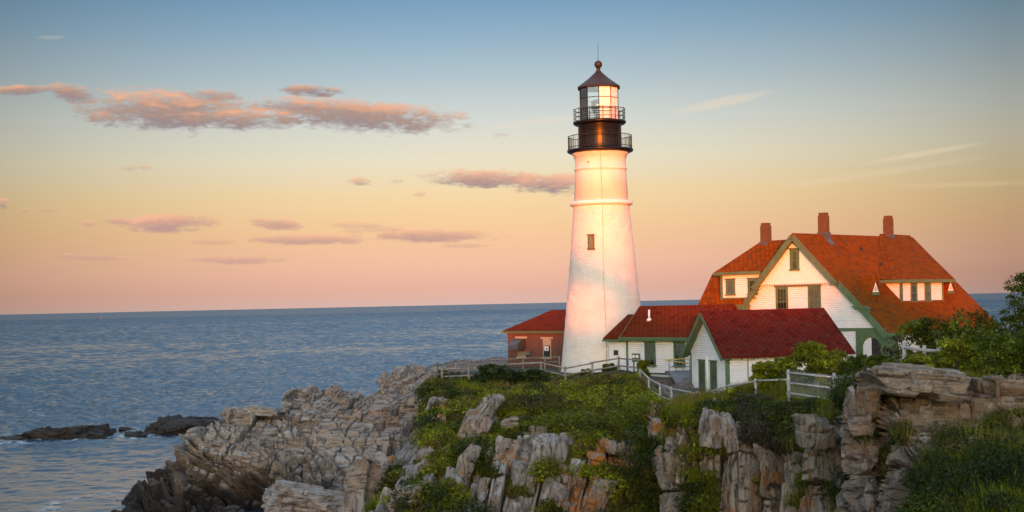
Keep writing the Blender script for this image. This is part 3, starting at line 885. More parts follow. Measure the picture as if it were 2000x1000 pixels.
    white = {0, 1, 2, 3, 7}
    for k in range(n):
        (x, y), (x2, y2) = vert[k], vert[(k + 1) % n]
        rr = rl * .985
        b = MB(); b.poly([(rr * x, rr * y, Z(z0 + .05)), (rr * x2, rr * y2, Z(z0 + .05)), (rr * x2, rr * y2, Z(z1 - .03)), (rr * x, rr * y, Z(z1 - .03))])
        b.build('blank_panel' if k in white else 'pane', M['white'] if k in white else M['glass'], lr)
        if k in white:
            mx, my = (x + x2) / 2, (y + y2) / 2
            for z in (14.3, 15.2, 16.15):
                b = MB(); b.tube((rl * .97 * mx, rl * .97 * my, Z(z)), (rl * 1.0 * mx, rl * 1.0 * my, Z(z)), .03, None, 6)
                b.build('bolt', M['iron'], lr)
    # lens on its pedestal
    b = MB(); b.lathe([(.34, Z(13.92)), (.30, Z(14.5)), (.45, Z(14.58)), (.45, Z(14.68))], 20); ped = b.build('lens_pedestal', M['iron'], h)
    b = MB(); b.lathe([(.50, Z(14.68)), (.62, Z(14.78)), (.62, Z(15.48)), (.50, Z(15.58)), (.1, Z(15.62))], 10); ln = b.build('lens', M['black'], ped)
    b = MB(); aa = -.12; d = Vector((math.sin(aa), -math.cos(aa), 0)); p = Vector((0, 0, Z(15.13))) + d * .60
    m4 = Matrix.Translation(p) @ d.to_track_quat('Z', 'Y').to_matrix().to_4x4()
    tmp = MB().lathe([(.30, 0), (.28, .05), (.2, .11), (.1, .15), (.01, .16)], 20)
    b.v = [tuple(m4 @ Vector(v)) for v in tmp.v]; b.f = tmp.f; b.sm = tmp.sm
    b.build('bullseye', M['lens_glint'], ln)  # gold metal colour stands in for the sun's glint in the lens
    # roof, ball and rod
    b = MB(); b.lathe([(1.50, Z(16.48)), (1.70, Z(16.46)), (1.72, Z(16.56)), (1.62, Z(16.66))], 10, a0=-math.pi / 2 + a0, smooth=False)
    b.lathe([(1.66, Z(16.62)), (1.25, Z(16.92)), (.85, Z(17.22)), (.52, Z(17.52)), (.30, Z(17.72)), (.17, Z(17.84)), (.13, Z(17.92))], 10, a0=-math.pi / 2 + a0, smooth=False)
    b.lathe([(.22, Z(17.70)), (.24, Z(17.80)), (.15, Z(17.90)), (.14, Z(18.0)), (.20, Z(18.04)), (.12, Z(18.1))], 20)
    rf = b.build('lantern_roof', M['rust'], h)
    b = MB(); b.lathe([(.05, Z(18.04))] + [(.30 * math.sin(math.pi * k / 14) + .005, Z(18.36) - .30 * math.cos(math.pi * k / 14)) for k in range(1, 15)], 24); b.build('vent_ball', M['rust'], rf)
    b = MB(); b.tube((0, 0, Z(18.6)), (0, 0, Z(19.85)), .022, .012, 6); b.tube((0, 0, Z(19.85)), (-.06, 0, Z(20.0)), .01, None, 4); b.tube((0, 0, Z(19.85)), (.05, 0, Z(20.02)), .01, None, 4)
    b.build('lightning_rod', M['iron'], rf)
    return h
tower = build_tower()

# ------------------------------------------------------------------ sea
def mat_sea():
    m, g, b = new_mat('sea_water')
    geo = g.n('ShaderNodeNewGeometry')
    x, y, z = g.sep(geo.outputs['Position'])
    def layer(sx, sy, det, rough, off=0.0):
        return g.noise(g.xyz(g.m('MULTIPLY', x, sx), g.m('MULTIPLY', g.m('ADD', y, off), sy), off), 1.0, det, rough, .3)
    big = layer(.004, .012, 3, .55)                 # wind lanes
    mid = layer(.30, .50, 4, .62, 90)
    h = None
    for lam, amp, off in ((.35, .03, 7), (.8, .08, 90)):
        w = g.m('MULTIPLY', layer(.8 / lam, 1.0 / lam, 3, .6, off), amp)
        h = w if h is None else g.m('ADD', h, w)
    calm = g.smooth(y, 95, 165, .55, 1.0)           # sheltered water in the cove
    h = g.m('MULTIPLY', h, g.m('MULTIPLY', calm, g.smooth(big, .3, .7, .65, 1.1)))
    bp = g.n('ShaderNodeBump'); bp.inputs['Strength'].default_value = 1.0; bp.inputs['Distance'].default_value = SEA_BUMP
    g.put(bp.inputs['Height'], h); g.put(b.inputs['Normal'], bp.outputs[0])
    c = g.mix(g.smooth(big, .35, .65), (.016, .046, .074), (.022, .054, .084))
    # slick of foam drifting off the ledges
    lane = g.m('ABSOLUTE', g.m('SUBTRACT', y, g.m('ADD', 171.0, g.m('MULTIPLY', g.m('SUBTRACT', layer(.03, .02, 2, .5, 3), .5), 6.0))))
    foam = g.m('MULTIPLY', g.smooth(lane, 0, 1.6, 1.0, 0.0), g.m('MULTIPLY', g.smooth(x, -48, -42, 1, 0), g.smooth(mid, .42, .62)))
    wash = None                                     # broken water round the ledges
    for (cx, cy, rx, ry) in FOAM:
        q = g.m('SQRT', g.m('ADD', g.m('POWER', g.m('DIVIDE', g.m('SUBTRACT', x, cx), rx), 2.0), g.m('POWER', g.m('DIVIDE', g.m('SUBTRACT', y, cy), ry), 2.0)))
        w = g.smooth(g.m('ABSOLUTE', g.m('SUBTRACT', q, 1.0)), .0, .34, 1.0, 0.0)
        wash = w if wash is None else g.m('MAXIMUM', wash, w)
    wash = g.m('MULTIPLY', wash, g.smooth(layer(.9, .9, 5, .7, 3), .50, .60))
    foam = g.m('MAXIMUM', g.m('MULTIPLY', foam, .75), g.m('MULTIPLY', wash, .8))
    c = g.mix(foam, c, (.55, .56, .56))
    g.put(b.inputs['Base Color'], c)
    g.put(b.inputs['Roughness'], g.smooth(y, 90, 2600, .17, .38))
    b.inputs['IOR'].default_value = 1.33
    return m
SEA_BUMP = 1.0
def build_sea():
    D = [70.0]
    while D[-1] < 2600:
        d = D[-1]; D.append(d + max(.26, d / 560))
    D = np.array(D); a = np.concatenate([np.arange(-1615, -1015, 8.0), np.arange(-1015, 275, 2.1), np.arange(275, 1630, 9.0)]) / F
    X = a[None] * D[:, None]; Y = np.broadcast_to(D[:, None], X.shape)
    p = np.stack([X, Y, np.zeros_like(X)], -1).reshape(-1, 3)
    h = np.zeros(len(p)); d = p[:, 1]
    lane = fbm(p * np.array([.004, .012, 1]), 3, 301)
    for k, lam in enumerate((.75, 1.5, 3.0, 6.0, 12.0)):
        # each wave length matters where it can be told apart
        w = np.exp(-np.maximum(0, np.log(d / (lam * 210)) / .8) ** 2) * np.exp(-np.maximum(0, np.log(lam * 100 / d) / .9) ** 2)
        q = p / np.array([lam * 1.25, lam, 1]) + 13.7 * k
        n = vnoise(q, 310 + k) + .45 * vnoise(q * 2.1 + 5, 320 + k)
        h += w * lam * SEA_SLOPE * (n - .72)
    h *= sm(d, 80, 175) * .62 + .38
    h *= .65 + .8 * sm(lane, .35, .65)
    p[:, 2] = h
    o = mesh_np('sea', p, grid_faces(*X.shape), mat_sea(), smooth=True)
    tag(o, None, None, kind='structure')
    mb = MB(); mb.poly([(-40000, -60, -1.4), (40000, -60, -1.4), (40000, 60000, -1.4), (-40000, 60000, -1.4)])
    o = mb.build('sea', o.data.materials[0]); tag(o, None, None, kind='structure')
SEA_SLOPE = .17
FOAM = [(-44.8, 143, 5.6, 6.5), (-50.4, 142, 4.4, 6), (-34.0, 147, 5.4, 7.5), (-37.6, 142, 2.0, 3.2), (-40.6, 148, 1.4, 2.6), (-26, 92, 4.0, 6)]

# ------------------------------------------------------------------ rock
def unit(v):
    v = np.array(v, float); return v / np.linalg.norm(v)

def irregular(x, size, rng, spread=.45):
    lo, hi = float(x.min()), float(x.max())
    n = int((hi - lo) / size * 2.2) + 12
    w = size * np.exp(rng.normal(-.08, spread, n))
    b = lo - size * 2 - rng.random() * size + np.concatenate([[0], np.cumsum(w)])
    i = np.clip(np.searchsorted(b, x), 1, len(b) - 1)
    d0 = x - b[i - 1]; d1 = b[i] - x
    return i, np.minimum(d0, d1), d0 / (b[i] - b[i - 1]) - .5

def fracture(p, a, b, c, sz, amp, seed, warp=.25, wfreq=.35, crack=.1, cw=.06, tilt=.8):
    """bedding planes (normal c) and two joint sets break the rock into blocks; returns offset, block value, joint distance"""
    rng = np.random.default_rng(seed)
    q = p + warp * 2 * np.stack([fbm(p * wfreq + k * 31, 3, seed + k) - .5 for k in range(3)], -1)
    a, b, c = unit(a), unit(b), unit(c)
    ic, dc, fc = irregular(q @ c, sz[2], rng)
    z = np.zeros_like(ic)
    ia, da, fa = irregular(q @ a + _h(ic, z, z, seed + 5) * 60, sz[0], rng, .5)
    ib, db, fb = irregular(q @ b + _h(ic, ia, z, seed + 6) * 60, sz[1], rng)
    h1 = _h(ic, ia, ib, seed + 1)
    d = np.minimum(np.minimum(da, db), dc)
    o = (h1 - .5) * 2 + tilt * (fa * (_h(ic, ia, ib, seed + 2) - .5) * 2 + fb * (_h(ic, ia, ib, seed + 3) - .5) * 2 + fc * (_h(ic, ia, z, seed + 4) - .3) * 2)
    return amp * o - crack * np.clip(1.15 - d / cw, 0, 1), _h(ic, ia, ib, seed + 9), d

def mat_rock(name, c1, c2, c3, lichen=(.33, .125, .018), wet=(.026, .021, .017), streak=(1, 1, 1), soil=(.030, .034, .013)):
    m, g, b = new_mat(name)
    geo = g.n('ShaderNodeNewGeometry'); p = geo.outputs['Position']
    at = lambda n: g.n('ShaderNodeAttribute', attribute_name=n).outputs['Fac']
    blk, lich, wt, veg = at('blk'), at('lich'), at('wet'), at('veg')
    n1 = g.noise(p, .45, 5, .6); n2 = g.noise(p, 3.2, 6, .65, .4)
    ps = g.n('ShaderNodeVectorMath', operation='MULTIPLY'); g.put(ps.inputs[0], p); ps.inputs[1].default_value = streak
    n3 = g.noise(ps.outputs[0], 2.2, 5, .65, .2)
    c = g.mix(g.smooth(g.m('ADD', g.m('MULTIPLY', blk, .55), g.m('MULTIPLY', n1, .6)), .3, .85), c1, c2)
    c = g.mix(g.smooth(n3, .47, .66), c, c3)
    c = g.mix(g.m('MULTIPLY', g.smooth(n2, .54, .70), .75), c, [x * .35 for x in c3])
    n5 = g.noise(ps.outputs[0], 5.5, 5, .7, .3)
    c = g.mix(g.m('MULTIPLY', g.smooth(n5, .56, .70), .6), c, [x * .5 for x in c3])
    c = g.mix(g.m('MULTIPLY', g.smooth(g.noise(p, 1.9, 6, .72), .55, .68), .65), c, [min(1, x * 1.5) for x in c1])
    c = g.mix(g.m('MULTIPLY', lich, g.smooth(g.noise(p, 2.6, 6, .7), .40, .56)), c, lichen)
    c = g.mix(g.m('MULTIPLY', wt, g.smooth(n2, .15, .5, .75, 1.0)), c, wet)
    c = g.mix(g.smooth(g.m('ADD', veg, g.m('SUBTRACT', n2, .5)), .3, .8), c, soil)
    g.put(b.inputs['Base Color'], c)
    b.inputs['Roughness'].default_value = .85
    b.inputs['Specular IOR Level'].default_value = .3
    bump(g, b, g.m('ADD', g.m('MULTIPLY', n3, 1.0), g.m('ADD', g.m('MULTIPLY', n2, .5), g.m('MULTIPLY', g.noise(p, 12, 4, .6), .25))), .9, .10)
    return m
M['rock_left'] = mat_rock('grey_tan_ledge_rock', (.315, .276, .232), (.25, .203, .155), (.075, .063, .051), streak=(.35, .8, 2.2))
M['rock_mid'] = mat_rock('blue_grey_slab_rock', (.30, .275, .238), (.20, .172, .138), (.075, .064, .051), streak=(2.4, 1, .5))
M['rock_right'] = mat_rock('brown_grey_cliff_rock', (.29, .248, .185), (.19, .148, .098), (.070, .058, .044), streak=(2.4, 1, .5))
M['rock_crag'] = mat_rock('brown_crag_rock', (.26, .212, .16), (.19, .138, .088), (.072, .060, .046), streak=(.5, .9, 2.6), lichen=(.15, .072, .035))
M['rock_sea'] = mat_rock('dark_weedy_rock', (.024, .020, .016), (.036, .026, .016), (.010, .009, .008), streak=(.5, .5, 2))

def inside(px, py, poly):
    poly = np.array(poly, float); x, y = poly[:, 0], poly[:, 1]
    r = np.zeros(px.shape, bool); j = len(poly) - 1
    for i in range(len(poly)):
        c = ((y[i] > py) != (y[j] > py)) & (px < (x[j] - x[i]) * (py - y[i]) / (y[j] - y[i] + 1e-9) + x[i])
        r ^= c; j = i
    return r

def Pn(px, py, D):
    xc = (px - 1000.0) / F; yc = (592.4 - py) / F
    return np.stack([(xc * CR + yc * SR) * D, D, EYE + (-xc * SR + yc * CR) * D], -1)

def sheet(cols, dpx=2.0, ds=.12, low=.5, seed=1):
    """ground surveyed as profiles from the front foot to the back: cols = [(bearing, [(height reading, distance) ...])]"""
    bx = np.array([c[0] for c in cols], float)
    A = np.array([c[1] for c in cols], float)            # cols, rows, 2
    px = np.arange(bx[0], bx[-1] + .1, dpx)
    G = np.stack([[np.interp(px, bx, A[:, k, j]) for j in range(2)] for k in range(A.shape[1])])   # rows,2,npx
    kn = 15
    pad = np.pad(G, ((0, 0), (0, 0), (kn // 2, kn // 2)), mode='edge')
    G = np.stack([np.stack([np.convolve(pad[k, j], np.ones(kn) / kn, 'valid') for j in range(2)]) for k in range(G.shape[0])])
    W = np.stack([Pn(px, G[k, 0], G[k, 1]) for k in range(G.shape[0])])     # rows,npx,3
    seg = np.linalg.norm(np.diff(W, axis=0), axis=-1).max(1)
    t = [np.array([0.0])]
    for k, s in enumerate(seg):
        n = max(2, int(min(s, 30) / ds)); t.append(k + np.arange(1, n + 1) / n)
    t = np.concatenate(t)
    k = np.minimum(t.astype(int), len(seg) - 1); f = (t - k)[:, None]
    Gy = G[k, 0] * (1 - f) + G[k + 1, 0] * f; Gd = G[k, 1] * (1 - f) + G[k + 1, 1] * f
    kn = 9
    for arr in (Gy, Gd):
        pd = np.pad(arr, ((kn // 2, kn // 2), (0, 0)), mode='edge')
        arr[:] = sum(pd[i:i + arr.shape[0]] for i in range(kn)) / kn
    PX = np.broadcast_to(px, Gy.shape)
    V = Pn(PX, Gy, Gd)
    def normals(V):
        du = np.gradient(V, axis=1); dv = np.gradient(V, axis=0)
        n = np.cross(du, dv); return n / (np.linalg.norm(n, axis=-1, keepdims=True) + 1e-9)
    N = normals(V)
    if low:
        V = V + N * ((fbm(V.reshape(-1, 3) * .22, 3, seed) - .5) * 2 * low).reshape(V.shape[:2])[..., None]
        N = normals(V)
    for ax in (0, 1):                                   # smooth the push directions
        for _ in range(2):
            pd = np.pad(N, [(4, 4) if a == ax else (0, 0) for a in range(3)], mode='edge')
            N = sum(np.take(pd, range(i, i + N.shape[ax]), axis=ax) for i in range(9)) / 9
    N /= np.linalg.norm(N, axis=-1, keepdims=True)
    return V, N, PX, Gy, Gd

def put_sheet(name, V, N, off, m, attrs):
    Vd = V + N * off[..., None]
    nr, nc = V.shape[:2]
    o = mesh_np(name, Vd.reshape(-1, 3), grid_faces(nr, nc), m, attrs={k: v.ravel() for k, v in attrs.items()})
    tag(o, None, None, kind='structure')
    return Vd

X0 = (1.0, 0, 0)
def sm(x, a, b):
    t = np.clip((x - a) / (b - a), 0, 1); return t * t * (3 - 2 * t)

build_sea()

# ---- left promontory
c1 = [(225, [(1075, 82), (1045, 84), (1025, 86), (1018, 87.5), (1014, 89), (1012, 90), (1012, 91), (1012, 99)]),
      (245, [(1060, 82), (1030, 84), (1010, 86), (1002, 87.5), (998, 89), (996, 90), (992, 91), (990, 99)]),
      (262, [(1060, 82), (1020, 84.5), (990, 86.5), (970, 88), (960, 89.3), (953, 90.3), (947, 91.3), (985, 99)]),
      (300, [(1060, 82), (1020, 84.5), (985, 86.5), (960, 88), (948, 89.6), (941, 90.8), (934, 92), (985, 99)]),
      (340, [(1060, 81), (1020, 84), (980, 86.5), (950, 88), (930, 89.8), (918, 91), (907, 92.5), (975, 100)]),
      (358, [(1060, 82), (1000, 86), (940, 87.3), (895, 88.5), (875, 90), (868, 91.5), (858, 93), (975, 100)]),
      (376, [(1060, 82), (990, 86.1), (938, 87.2), (876, 88.4), (862, 90), (846, 92), (827, 94.5), (970, 101)]),
      (395, [(1060, 82), (985, 86.2), (935, 87.2), (874, 88.2), (857, 90), (843, 92.5), (829, 95), (970, 102)]),
      (416, [(1060, 82), (982, 86.1), (938, 87.1), (880, 88.2), (857, 90.2), (835, 93), (816, 96), (965, 103)]),
      (431, [(1060, 81.5), (980, 86), (940, 87), (884, 88.2), (855, 90.5), (825, 93.5), (803, 96.5), (965, 103)]),
      (500, [(1060, 81), (975, 86), (945, 86.8), (900, 88), (868, 91), (835, 94), (801, 98), (955, 105)]),
      (535, [(1060, 80), (985, 84.5), (950, 86), (910, 87.5), (872, 91), (838, 95), (800, 99), (950, 106)]),
      (556, [(1060, 79), (985, 84), (950, 85.5), (914, 87), (868, 91.5), (818, 97), (770, 103), (930, 111)]),
      (580, [(1060, 79), (985, 83.5), (953, 85), (920, 86.5), (866, 92), (808, 98.5), (757, 105.5), (920, 114)]),
      (611, [(1060, 78), (985, 83), (955, 84.5), (925, 86), (865, 92), (805, 99), (751, 107), (910, 116)]),
      (660, [(1060, 77), (990, 82), (960, 83.5), (930, 85), (868, 92), (810, 100), (761, 108.5), (910, 117)]),
      (712, [(1060, 77), (990, 81.5), (962, 83), (935, 84.5), (875, 91.5), (820, 100), (771, 109), (900, 119)]),
      (729, [(1060, 77), (992, 81), (965, 82.5), (935, 84), (873, 91.5), (812, 101), (766, 110), (880, 122)]),
      (744, [(1060, 77), (995, 81), (965, 82.5), (935, 84), (870, 92), (800, 102), (733, 112.5), (820, 124)]),
      (797, [(1060, 77), (995, 81), (965, 82.5), (935, 84), (865, 92), (790, 103), (716, 115), (745, 126)]),
      (845, [(1060, 77), (995, 81), (965, 82.5), (935, 84), (865, 92), (790, 103), (719, 115), (735, 126)]),
      (905, [(1060, 77), (995, 81), (965, 82.5), (935, 84), (865, 92), (790, 103), (726, 115), (732, 126)])]
V, N, PX, PY, PD = sheet(c1, 1.3, .085, .45, 3)
p = V.reshape(-1, 3)
oA, bA, dA = fracture(p, (.88, -.02, -.47), (.0, .98, .2), (.40, .0, .92), (2.8, 1.9, .80), .46, 21, .25, .22, 1.15, .10, 1.0)
oA2, bA2, _ = fracture(p, (.88, -.02, -.47), (.0, .98, .2), (.40, .0, .92), (1.0, .8, .26), .11, 22, .15, .4, .38, .06, .9)
oB, bB, dB = fracture(p, (.62, .35, .70), (-.1, .9, -.3), (-.74, .05, .67), (4.2, 2.4, 1.15), .42, 23, .22, .2, 1.0, .11, .9)
oB2, bB2, _ = fracture(p, (.62, .35, .70), (-.1, .9, -.3), (-.74, .05, .67), (1.5, .9, .36), .08, 24, .15, .4, .28, .06, .7)
sel = ((PX.ravel() - 640) * .55 + (850 - PY.ravel()) + (fbm(p * .25, 3, 5) - .5) * 60) > 60
o = np.where(sel, oB + oB2, oA + oA2) + (fbm(p * 3.0, 3, 31) - .5) * .05
# undercut recess at the foot of the seaward face
cave = sm(PY.ravel(), 925, 955) * sm(1000 - PY.ravel(), 0, 20) * sm(PX.ravel(), 420, 470) * sm(640 - PX.ravel(), 0, 60)
o = o - cave * 1.3
zz = p[:, 2]
wet = np.clip(sm(-(zz + (fbm(p * .5, 3, 8) - .5) * 3.2 - (PX.ravel() > 520) * .0), -3.3, -1.3), 0, 1) * sm(690 - PX.ravel(), 0, 60)
blk = np.where(sel, bB, bA) * .65 + np.where(sel, bB2, bA2) * .35
lich = sm(fbm(p * .3, 3, 77), .56, .7) * .25 + sm(-np.hypot((PX.ravel() - 795) / 60, (PY.ravel() - 912) / 22), -1.1, -.6) * .8
Vl = put_sheet('rock_ledge', V, N, o.reshape(V.shape[:2]), M['rock_left'], dict(blk=blk, lich=lich, wet=wet, veg=np.zeros_like(blk)))
SHEETS = {'left': (Vl, N, PX, PY)}

# ---- middle bluff
c2 = [(700, [(1100, 70), (1070, 71), (1040, 72), (1025, 73), (1018, 73.5), (1012, 74), (1030, 79)]),
      (745, [(1060, 72), (1030, 74), (1012, 75.5), (998, 77), (990, 78), (985, 79), (1005, 84)]),
      (785, [(1060, 71), (1012, 73.8), (975, 76), (945, 78.5), (918, 82), (895, 86), (925, 97)]),
      (805, [(1060, 71), (1010, 73.5), (965, 76), (925, 79.2), (875, 85), (815, 94), (830, 104)]),
      (830, [(1060, 71), (1000, 73.5), (945, 76), (900, 80), (840, 87), (773, 99), (780, 109)]),
      (865, [(1060, 71), (1000, 73.5), (935, 76), (880, 80), (810, 89), (739, 104), (735, 112)]),
      (930, [(1060, 71), (1000, 74), (935, 76), (875, 79.5), (800, 89), (742, 103), (727, 113)]),
      (1000, [(1060, 72), (1000, 74.5), (930, 76), (865, 79), (800, 88), (740, 103), (723, 112)]),
      (1060, [(1060, 72), (1000, 74.5), (930, 76), (865, 79), (800, 88), (737, 103), (723, 112)]),
      (1105, [(1060, 72), (1000, 75), (932, 76.2), (868, 79), (800, 88), (743, 101.5), (729, 110)]),
      (1157, [(1060, 73), (1000, 75.2), (934, 76.4), (870, 79), (800, 87.5), (733, 100.5), (726, 108)]),
      (1208, [(1060, 73), (1000, 75.5), (935, 76.6), (870, 79), (800, 87), (724, 100), (724, 106)]),
      (1245, [(1060, 73), (1000, 76), (937, 77), (872, 79), (800, 86), (728, 97), (727, 102)]),
      (1290, [(1060, 74), (1000, 76.5), (940, 77.5), (875, 79), (815, 83), (767, 90), (770, 94)]),
      (1330, [(1060, 74.5), (1000, 77), (940, 78), (875, 79.5), (820, 81.5), (790, 85), (789, 88)]),
      (1390, [(1060, 74.5), (1000, 77), (940, 78), (880, 79.5), (830, 81.5), (802, 84), (795, 88)])]
V, N, PX, PY, PD = sheet(c2, 1.3, .085, .5, 4)
p = V.reshape(-1, 3); px, py = PX.ravel(), PY.ravel()
ax = ((.33, .30, .90), (-.1, .95, -.28), (.93, .05, -.35))
oA, bA, _ = fracture(p, *ax, (3.0, 1.9, 1.15), .50, 41, .2, .2, 1.1, .10, .7)
oA2, bA2, _ = fracture(p, *ax, (1.5, .9, .5), .06, 42, .15, .4, .16, .06, .5)
V1 = [(840, 748), (865, 737), (900, 738), (1060, 732), (1105, 742), (1245, 718), (1262, 745), (1330, 788), (1305, 812), (1272, 816), (1298, 842), (1303, 1010), (1190, 1010), (1185, 960), (1160, 915), (1130, 895), (1140, 862), (1060, 850), (985, 858), (955, 872), (905, 905), (865, 925), (845, 905), (880, 880), (905, 845), (895, 800), (865, 795), (835, 775), (810, 782), (815, 765)]
V2 = [(785, 850), (810, 838), (858, 835), (880, 790), (905, 800), (900, 850), (850, 880), (800, 865)]
OUT = [[(902, 870), (910, 800), (935, 775), (975, 772), (985, 800), (965, 850), (930, 875)], [(975, 815), (1015, 815), (1010, 840), (975, 840)], [(826, 778), (876, 776), (872, 828), (828, 838)],
       [(1140, 882), (1200, 868), (1225, 848), (1245, 858), (1236, 914), (1150, 920)], [(1065, 828), (1085, 826), (1085, 870), (1065, 865)], [(856, 790), (890, 785), (886, 838), (850, 832)]]
jit = (fbm(p * .5, 4, 51) - .5) * 26; jit2 = (fbm(p * .5 + 50, 4, 52) - .5) * 26
veg = (inside(px + jit, py + jit2, V1) | inside(px + jit, py + jit2, V2)).astype(float)
for q in OUT: veg[inside(px + jit * .3, py + jit2 * .3, q)] = 0
veg[(px < 832) & (py < 905)] = 0
veg = np.maximum(veg, (sm(fbm(p * .55, 4, 53), .60, .66) * (py > 760)))
veg[(py < 735) | ((px < 832) & (py < 905))] = 0
top = sm(-(py - np.interp(px, [860, 1105, 1157, 1208, 1245, 1290, 1330], [742, 743, 733, 724, 728, 767, 790])), -26, -8) * sm(px, 850, 900)
o = (oA + oA2) * (1 - .55 * veg) * (1 - .92 * top) + (fbm(p * 3.0, 3, 32) - .5) * .06
lich = np.maximum(sm(-np.hypot((px - 870) / 22, (py - 825) / 45), -1.2, -.6), sm(-np.hypot((px - 1195) / 60, (py - 895) / 32), -1.2, -.7))
lich = np.maximum(lich, .85 * sm(-np.hypot((px - 1140) / 60, (py - 975) / 45), -1.2, -.6))
lich = np.maximum(lich, .8 * sm(fbm(p * .6 + 9, 3, 55), .63, .70))
Vm = put_sheet('bluff', V, N, o.reshape(V.shape[:2]), M['rock_mid'], dict(blk=bA * .7 + bA2 * .3, lich=lich * (1 - top), wet=np.zeros_like(bA), veg=np.maximum(veg, top)))
SHEETS['mid'] = (Vm, N, PX, PY); VEG_M = veg.reshape(PX.shape)

# ---- right cliff
c3 = [(1262, [(1060, 78), (1000, 78.6), (930, 79), (850, 80), (824, 81), (806, 82.5), (795, 86)]),
      (1285, [(1060, 74), (1000, 75), (930, 76), (850, 77), (822, 78), (806, 80), (795, 86)]),
      (1305, [(1060, 70), (1000, 70.5), (930, 71), (850, 72), (818, 73), (805, 75.5), (795, 85)]),
      (1330, [(1060, 69), (1000, 69.5), (930, 70), (850, 71), (812, 72), (800, 76), (789, 85)]),
      (1400, [(1060, 68.5), (1000, 69), (930, 69.5), (850, 70.5), (812, 72), (787, 79), (779, 86)]),
      (1450, [(1060, 68), (1000, 68.5), (930, 69), (865, 70.5), (815, 73), (769, 80), (763, 86)]),
      (1545, [(1060, 66), (1000, 66.5), (930, 67), (868, 68), (815, 69.5), (771, 71.5), (756, 78)]),
      (1631, [(1060, 62.5), (1000, 63), (930, 63.5), (860, 65), (818, 66.5), (788, 68), (766, 76)]),
      (1680, [(1060, 60), (1000, 60), (930, 61), (860, 62), (800, 64), (772, 67), (757, 76)]),
      (1760, [(1060, 59), (1000, 59.5), (930, 60), (860, 61), (800, 63), (772, 66), (757, 76)])]
V, N, PX, PY, PD = sheet(c3, 1.4, .08, .45, 5)
p = V.reshape(-1, 3); px, py = PX.ravel(), PY.ravel()
ax = ((.14, .2, .97), (-.2, .95, -.15), (.97, .15, -.16))
oA, bA, _ = fracture(p, *ax, (2.8, 1.6, .95), .52, 61, .2, .22, 1.1, .10, .7)
oA2, bA2, _ = fracture(p, *ax, (.9, .6, .36), .10, 62, .15, .4, .22, .055, .6)
V3 = [(1300, 802), (1330, 788), (1360, 795), (1440, 764), (1545, 766), (1640, 786), (1660, 800), (1620, 832), (1575, 842), (1550, 872), (1520, 885), (1490, 868), (1460, 855), (1440, 815), (1415, 806), (1390, 800), (1330, 806)]
jit = (fbm(p * .6, 4, 63) - .5) * 30; jit2 = (fbm(p * .6 + 50, 4, 64) - .5) * 30
veg = inside(px + jit, py + jit2, V3).astype(float)
veg = np.maximum(veg, inside(px + jit, py + jit2, [(1335, 930), (1390, 925), (1400, 1010), (1320, 1010)]).astype(float))
veg = np.maximum(veg, inside(px + jit, py + jit2, [(1360, 850), (1400, 855), (1410, 885), (1362, 890)]).astype(float))
veg = np.maximum(veg, sm(fbm(p * .6, 4, 65), .62, .68))
o = (oA + oA2) * (1 - .55 * veg) + (fbm(p * 3.0, 3, 33) - .5) * .06
lich = np.maximum(.9 * sm(-np.hypot((px - 1290) / 22, (py - 830) / 24), -1.2, -.6), .5 * sm(fbm(p * .5 + 9, 3, 66), .60, .68))
Vr = put_sheet('cliff', V, N, o.reshape(V.shape[:2]), M['rock_right'], dict(blk=bA * .7 + bA2 * .3, lich=lich, wet=np.zeros_like(bA), veg=veg))
SHEETS['right'] = (Vr, N, PX, PY); VEG_R = veg.reshape(PX.shape)

# ---- crag on the right
c4 = [(1646, [(1060, 62), (1000, 63), (930, 64), (850, 65.5), (812, 67), (795, 68.5), (785, 73)]),
      (1656, [(1060, 55), (1000, 56), (930, 57), (850, 58), (800, 58.6), (775, 59.5), (765, 66)]),
      (1668, [(1060, 51.5), (1000, 52), (930, 52.5), (850, 53), (800, 53.6), (775, 54.5), (760, 62)]),
      (1700, [(1060, 50.5), (1000, 51), (930, 51.7), (850, 52.5), (800, 53.6), (770, 55), (750, 61)]),
      (1718, [(1060, 50.5), (1000, 51.5), (930, 53), (850, 54), (800, 54.8), (770, 56), (750, 61)]),
      (1745, [(1060, 48), (1000, 49), (930, 50), (850, 51), (800, 52), (762, 54), (742, 60)]),
      (1800, [(1060, 44), (1000, 46), (930, 48), (850, 50.5), (795, 52), (757, 54), (736, 60)]),
      (1900, [(1060, 41), (1000, 43), (930, 46), (850, 50), (795, 52), (757, 54), (736, 60)]),
      (2000, [(1060, 40), (1000, 42), (930, 45), (850, 50), (795, 52), (757, 54), (736, 60)]),
      (2420, [(1060, 40), (1000, 42), (930, 45), (850, 50), (795, 52), (757, 54), (736, 60)])]
V, N, PX, PY, PD = sheet(c4, 1.6, .065, .35, 6)
p = V.reshape(-1, 3); px, py = PX.ravel(), PY.ravel()
oA, bA, _ = fracture(p, (.97, .1, -.14), (-.1, .97, .1), (.14, -.05, .98), (2.2, 1.2, .45), .36, 71, .16, .22, .60, .07, .5)
oA2, bA2, _ = fracture(p, (.97, .1, -.14), (-.1, .97, .1), (.14, -.05, .98), (.9, .5, .15), .10, 72, .12, .4, .20, .045, .5)
oB, bB, _ = fracture(p, (.14, .2, .97), (-.2, .95, -.15), (.97, .15, -.16), (2.2, 1.2, .52), .40, 73, .15, .22, .70, .07, .5)
oB2, bB2, _ = fracture(p, (.14, .2, .97), (-.2, .95, -.15), (.97, .15, -.16), (.9, .5, .17), .10, 75, .12, .4, .20, .045, .5)
sel = ((px + (fbm(p * .5, 3, 74) - .5) * 50) < 1748) | ((py + (fbm(p * .5, 3, 84) - .5) * 60 - (px - 1750) * .25) > 868)
o = np.where(sel, oB + oB2, oA + oA2) + (fbm(p * 3.5, 3, 34) - .5) * .05
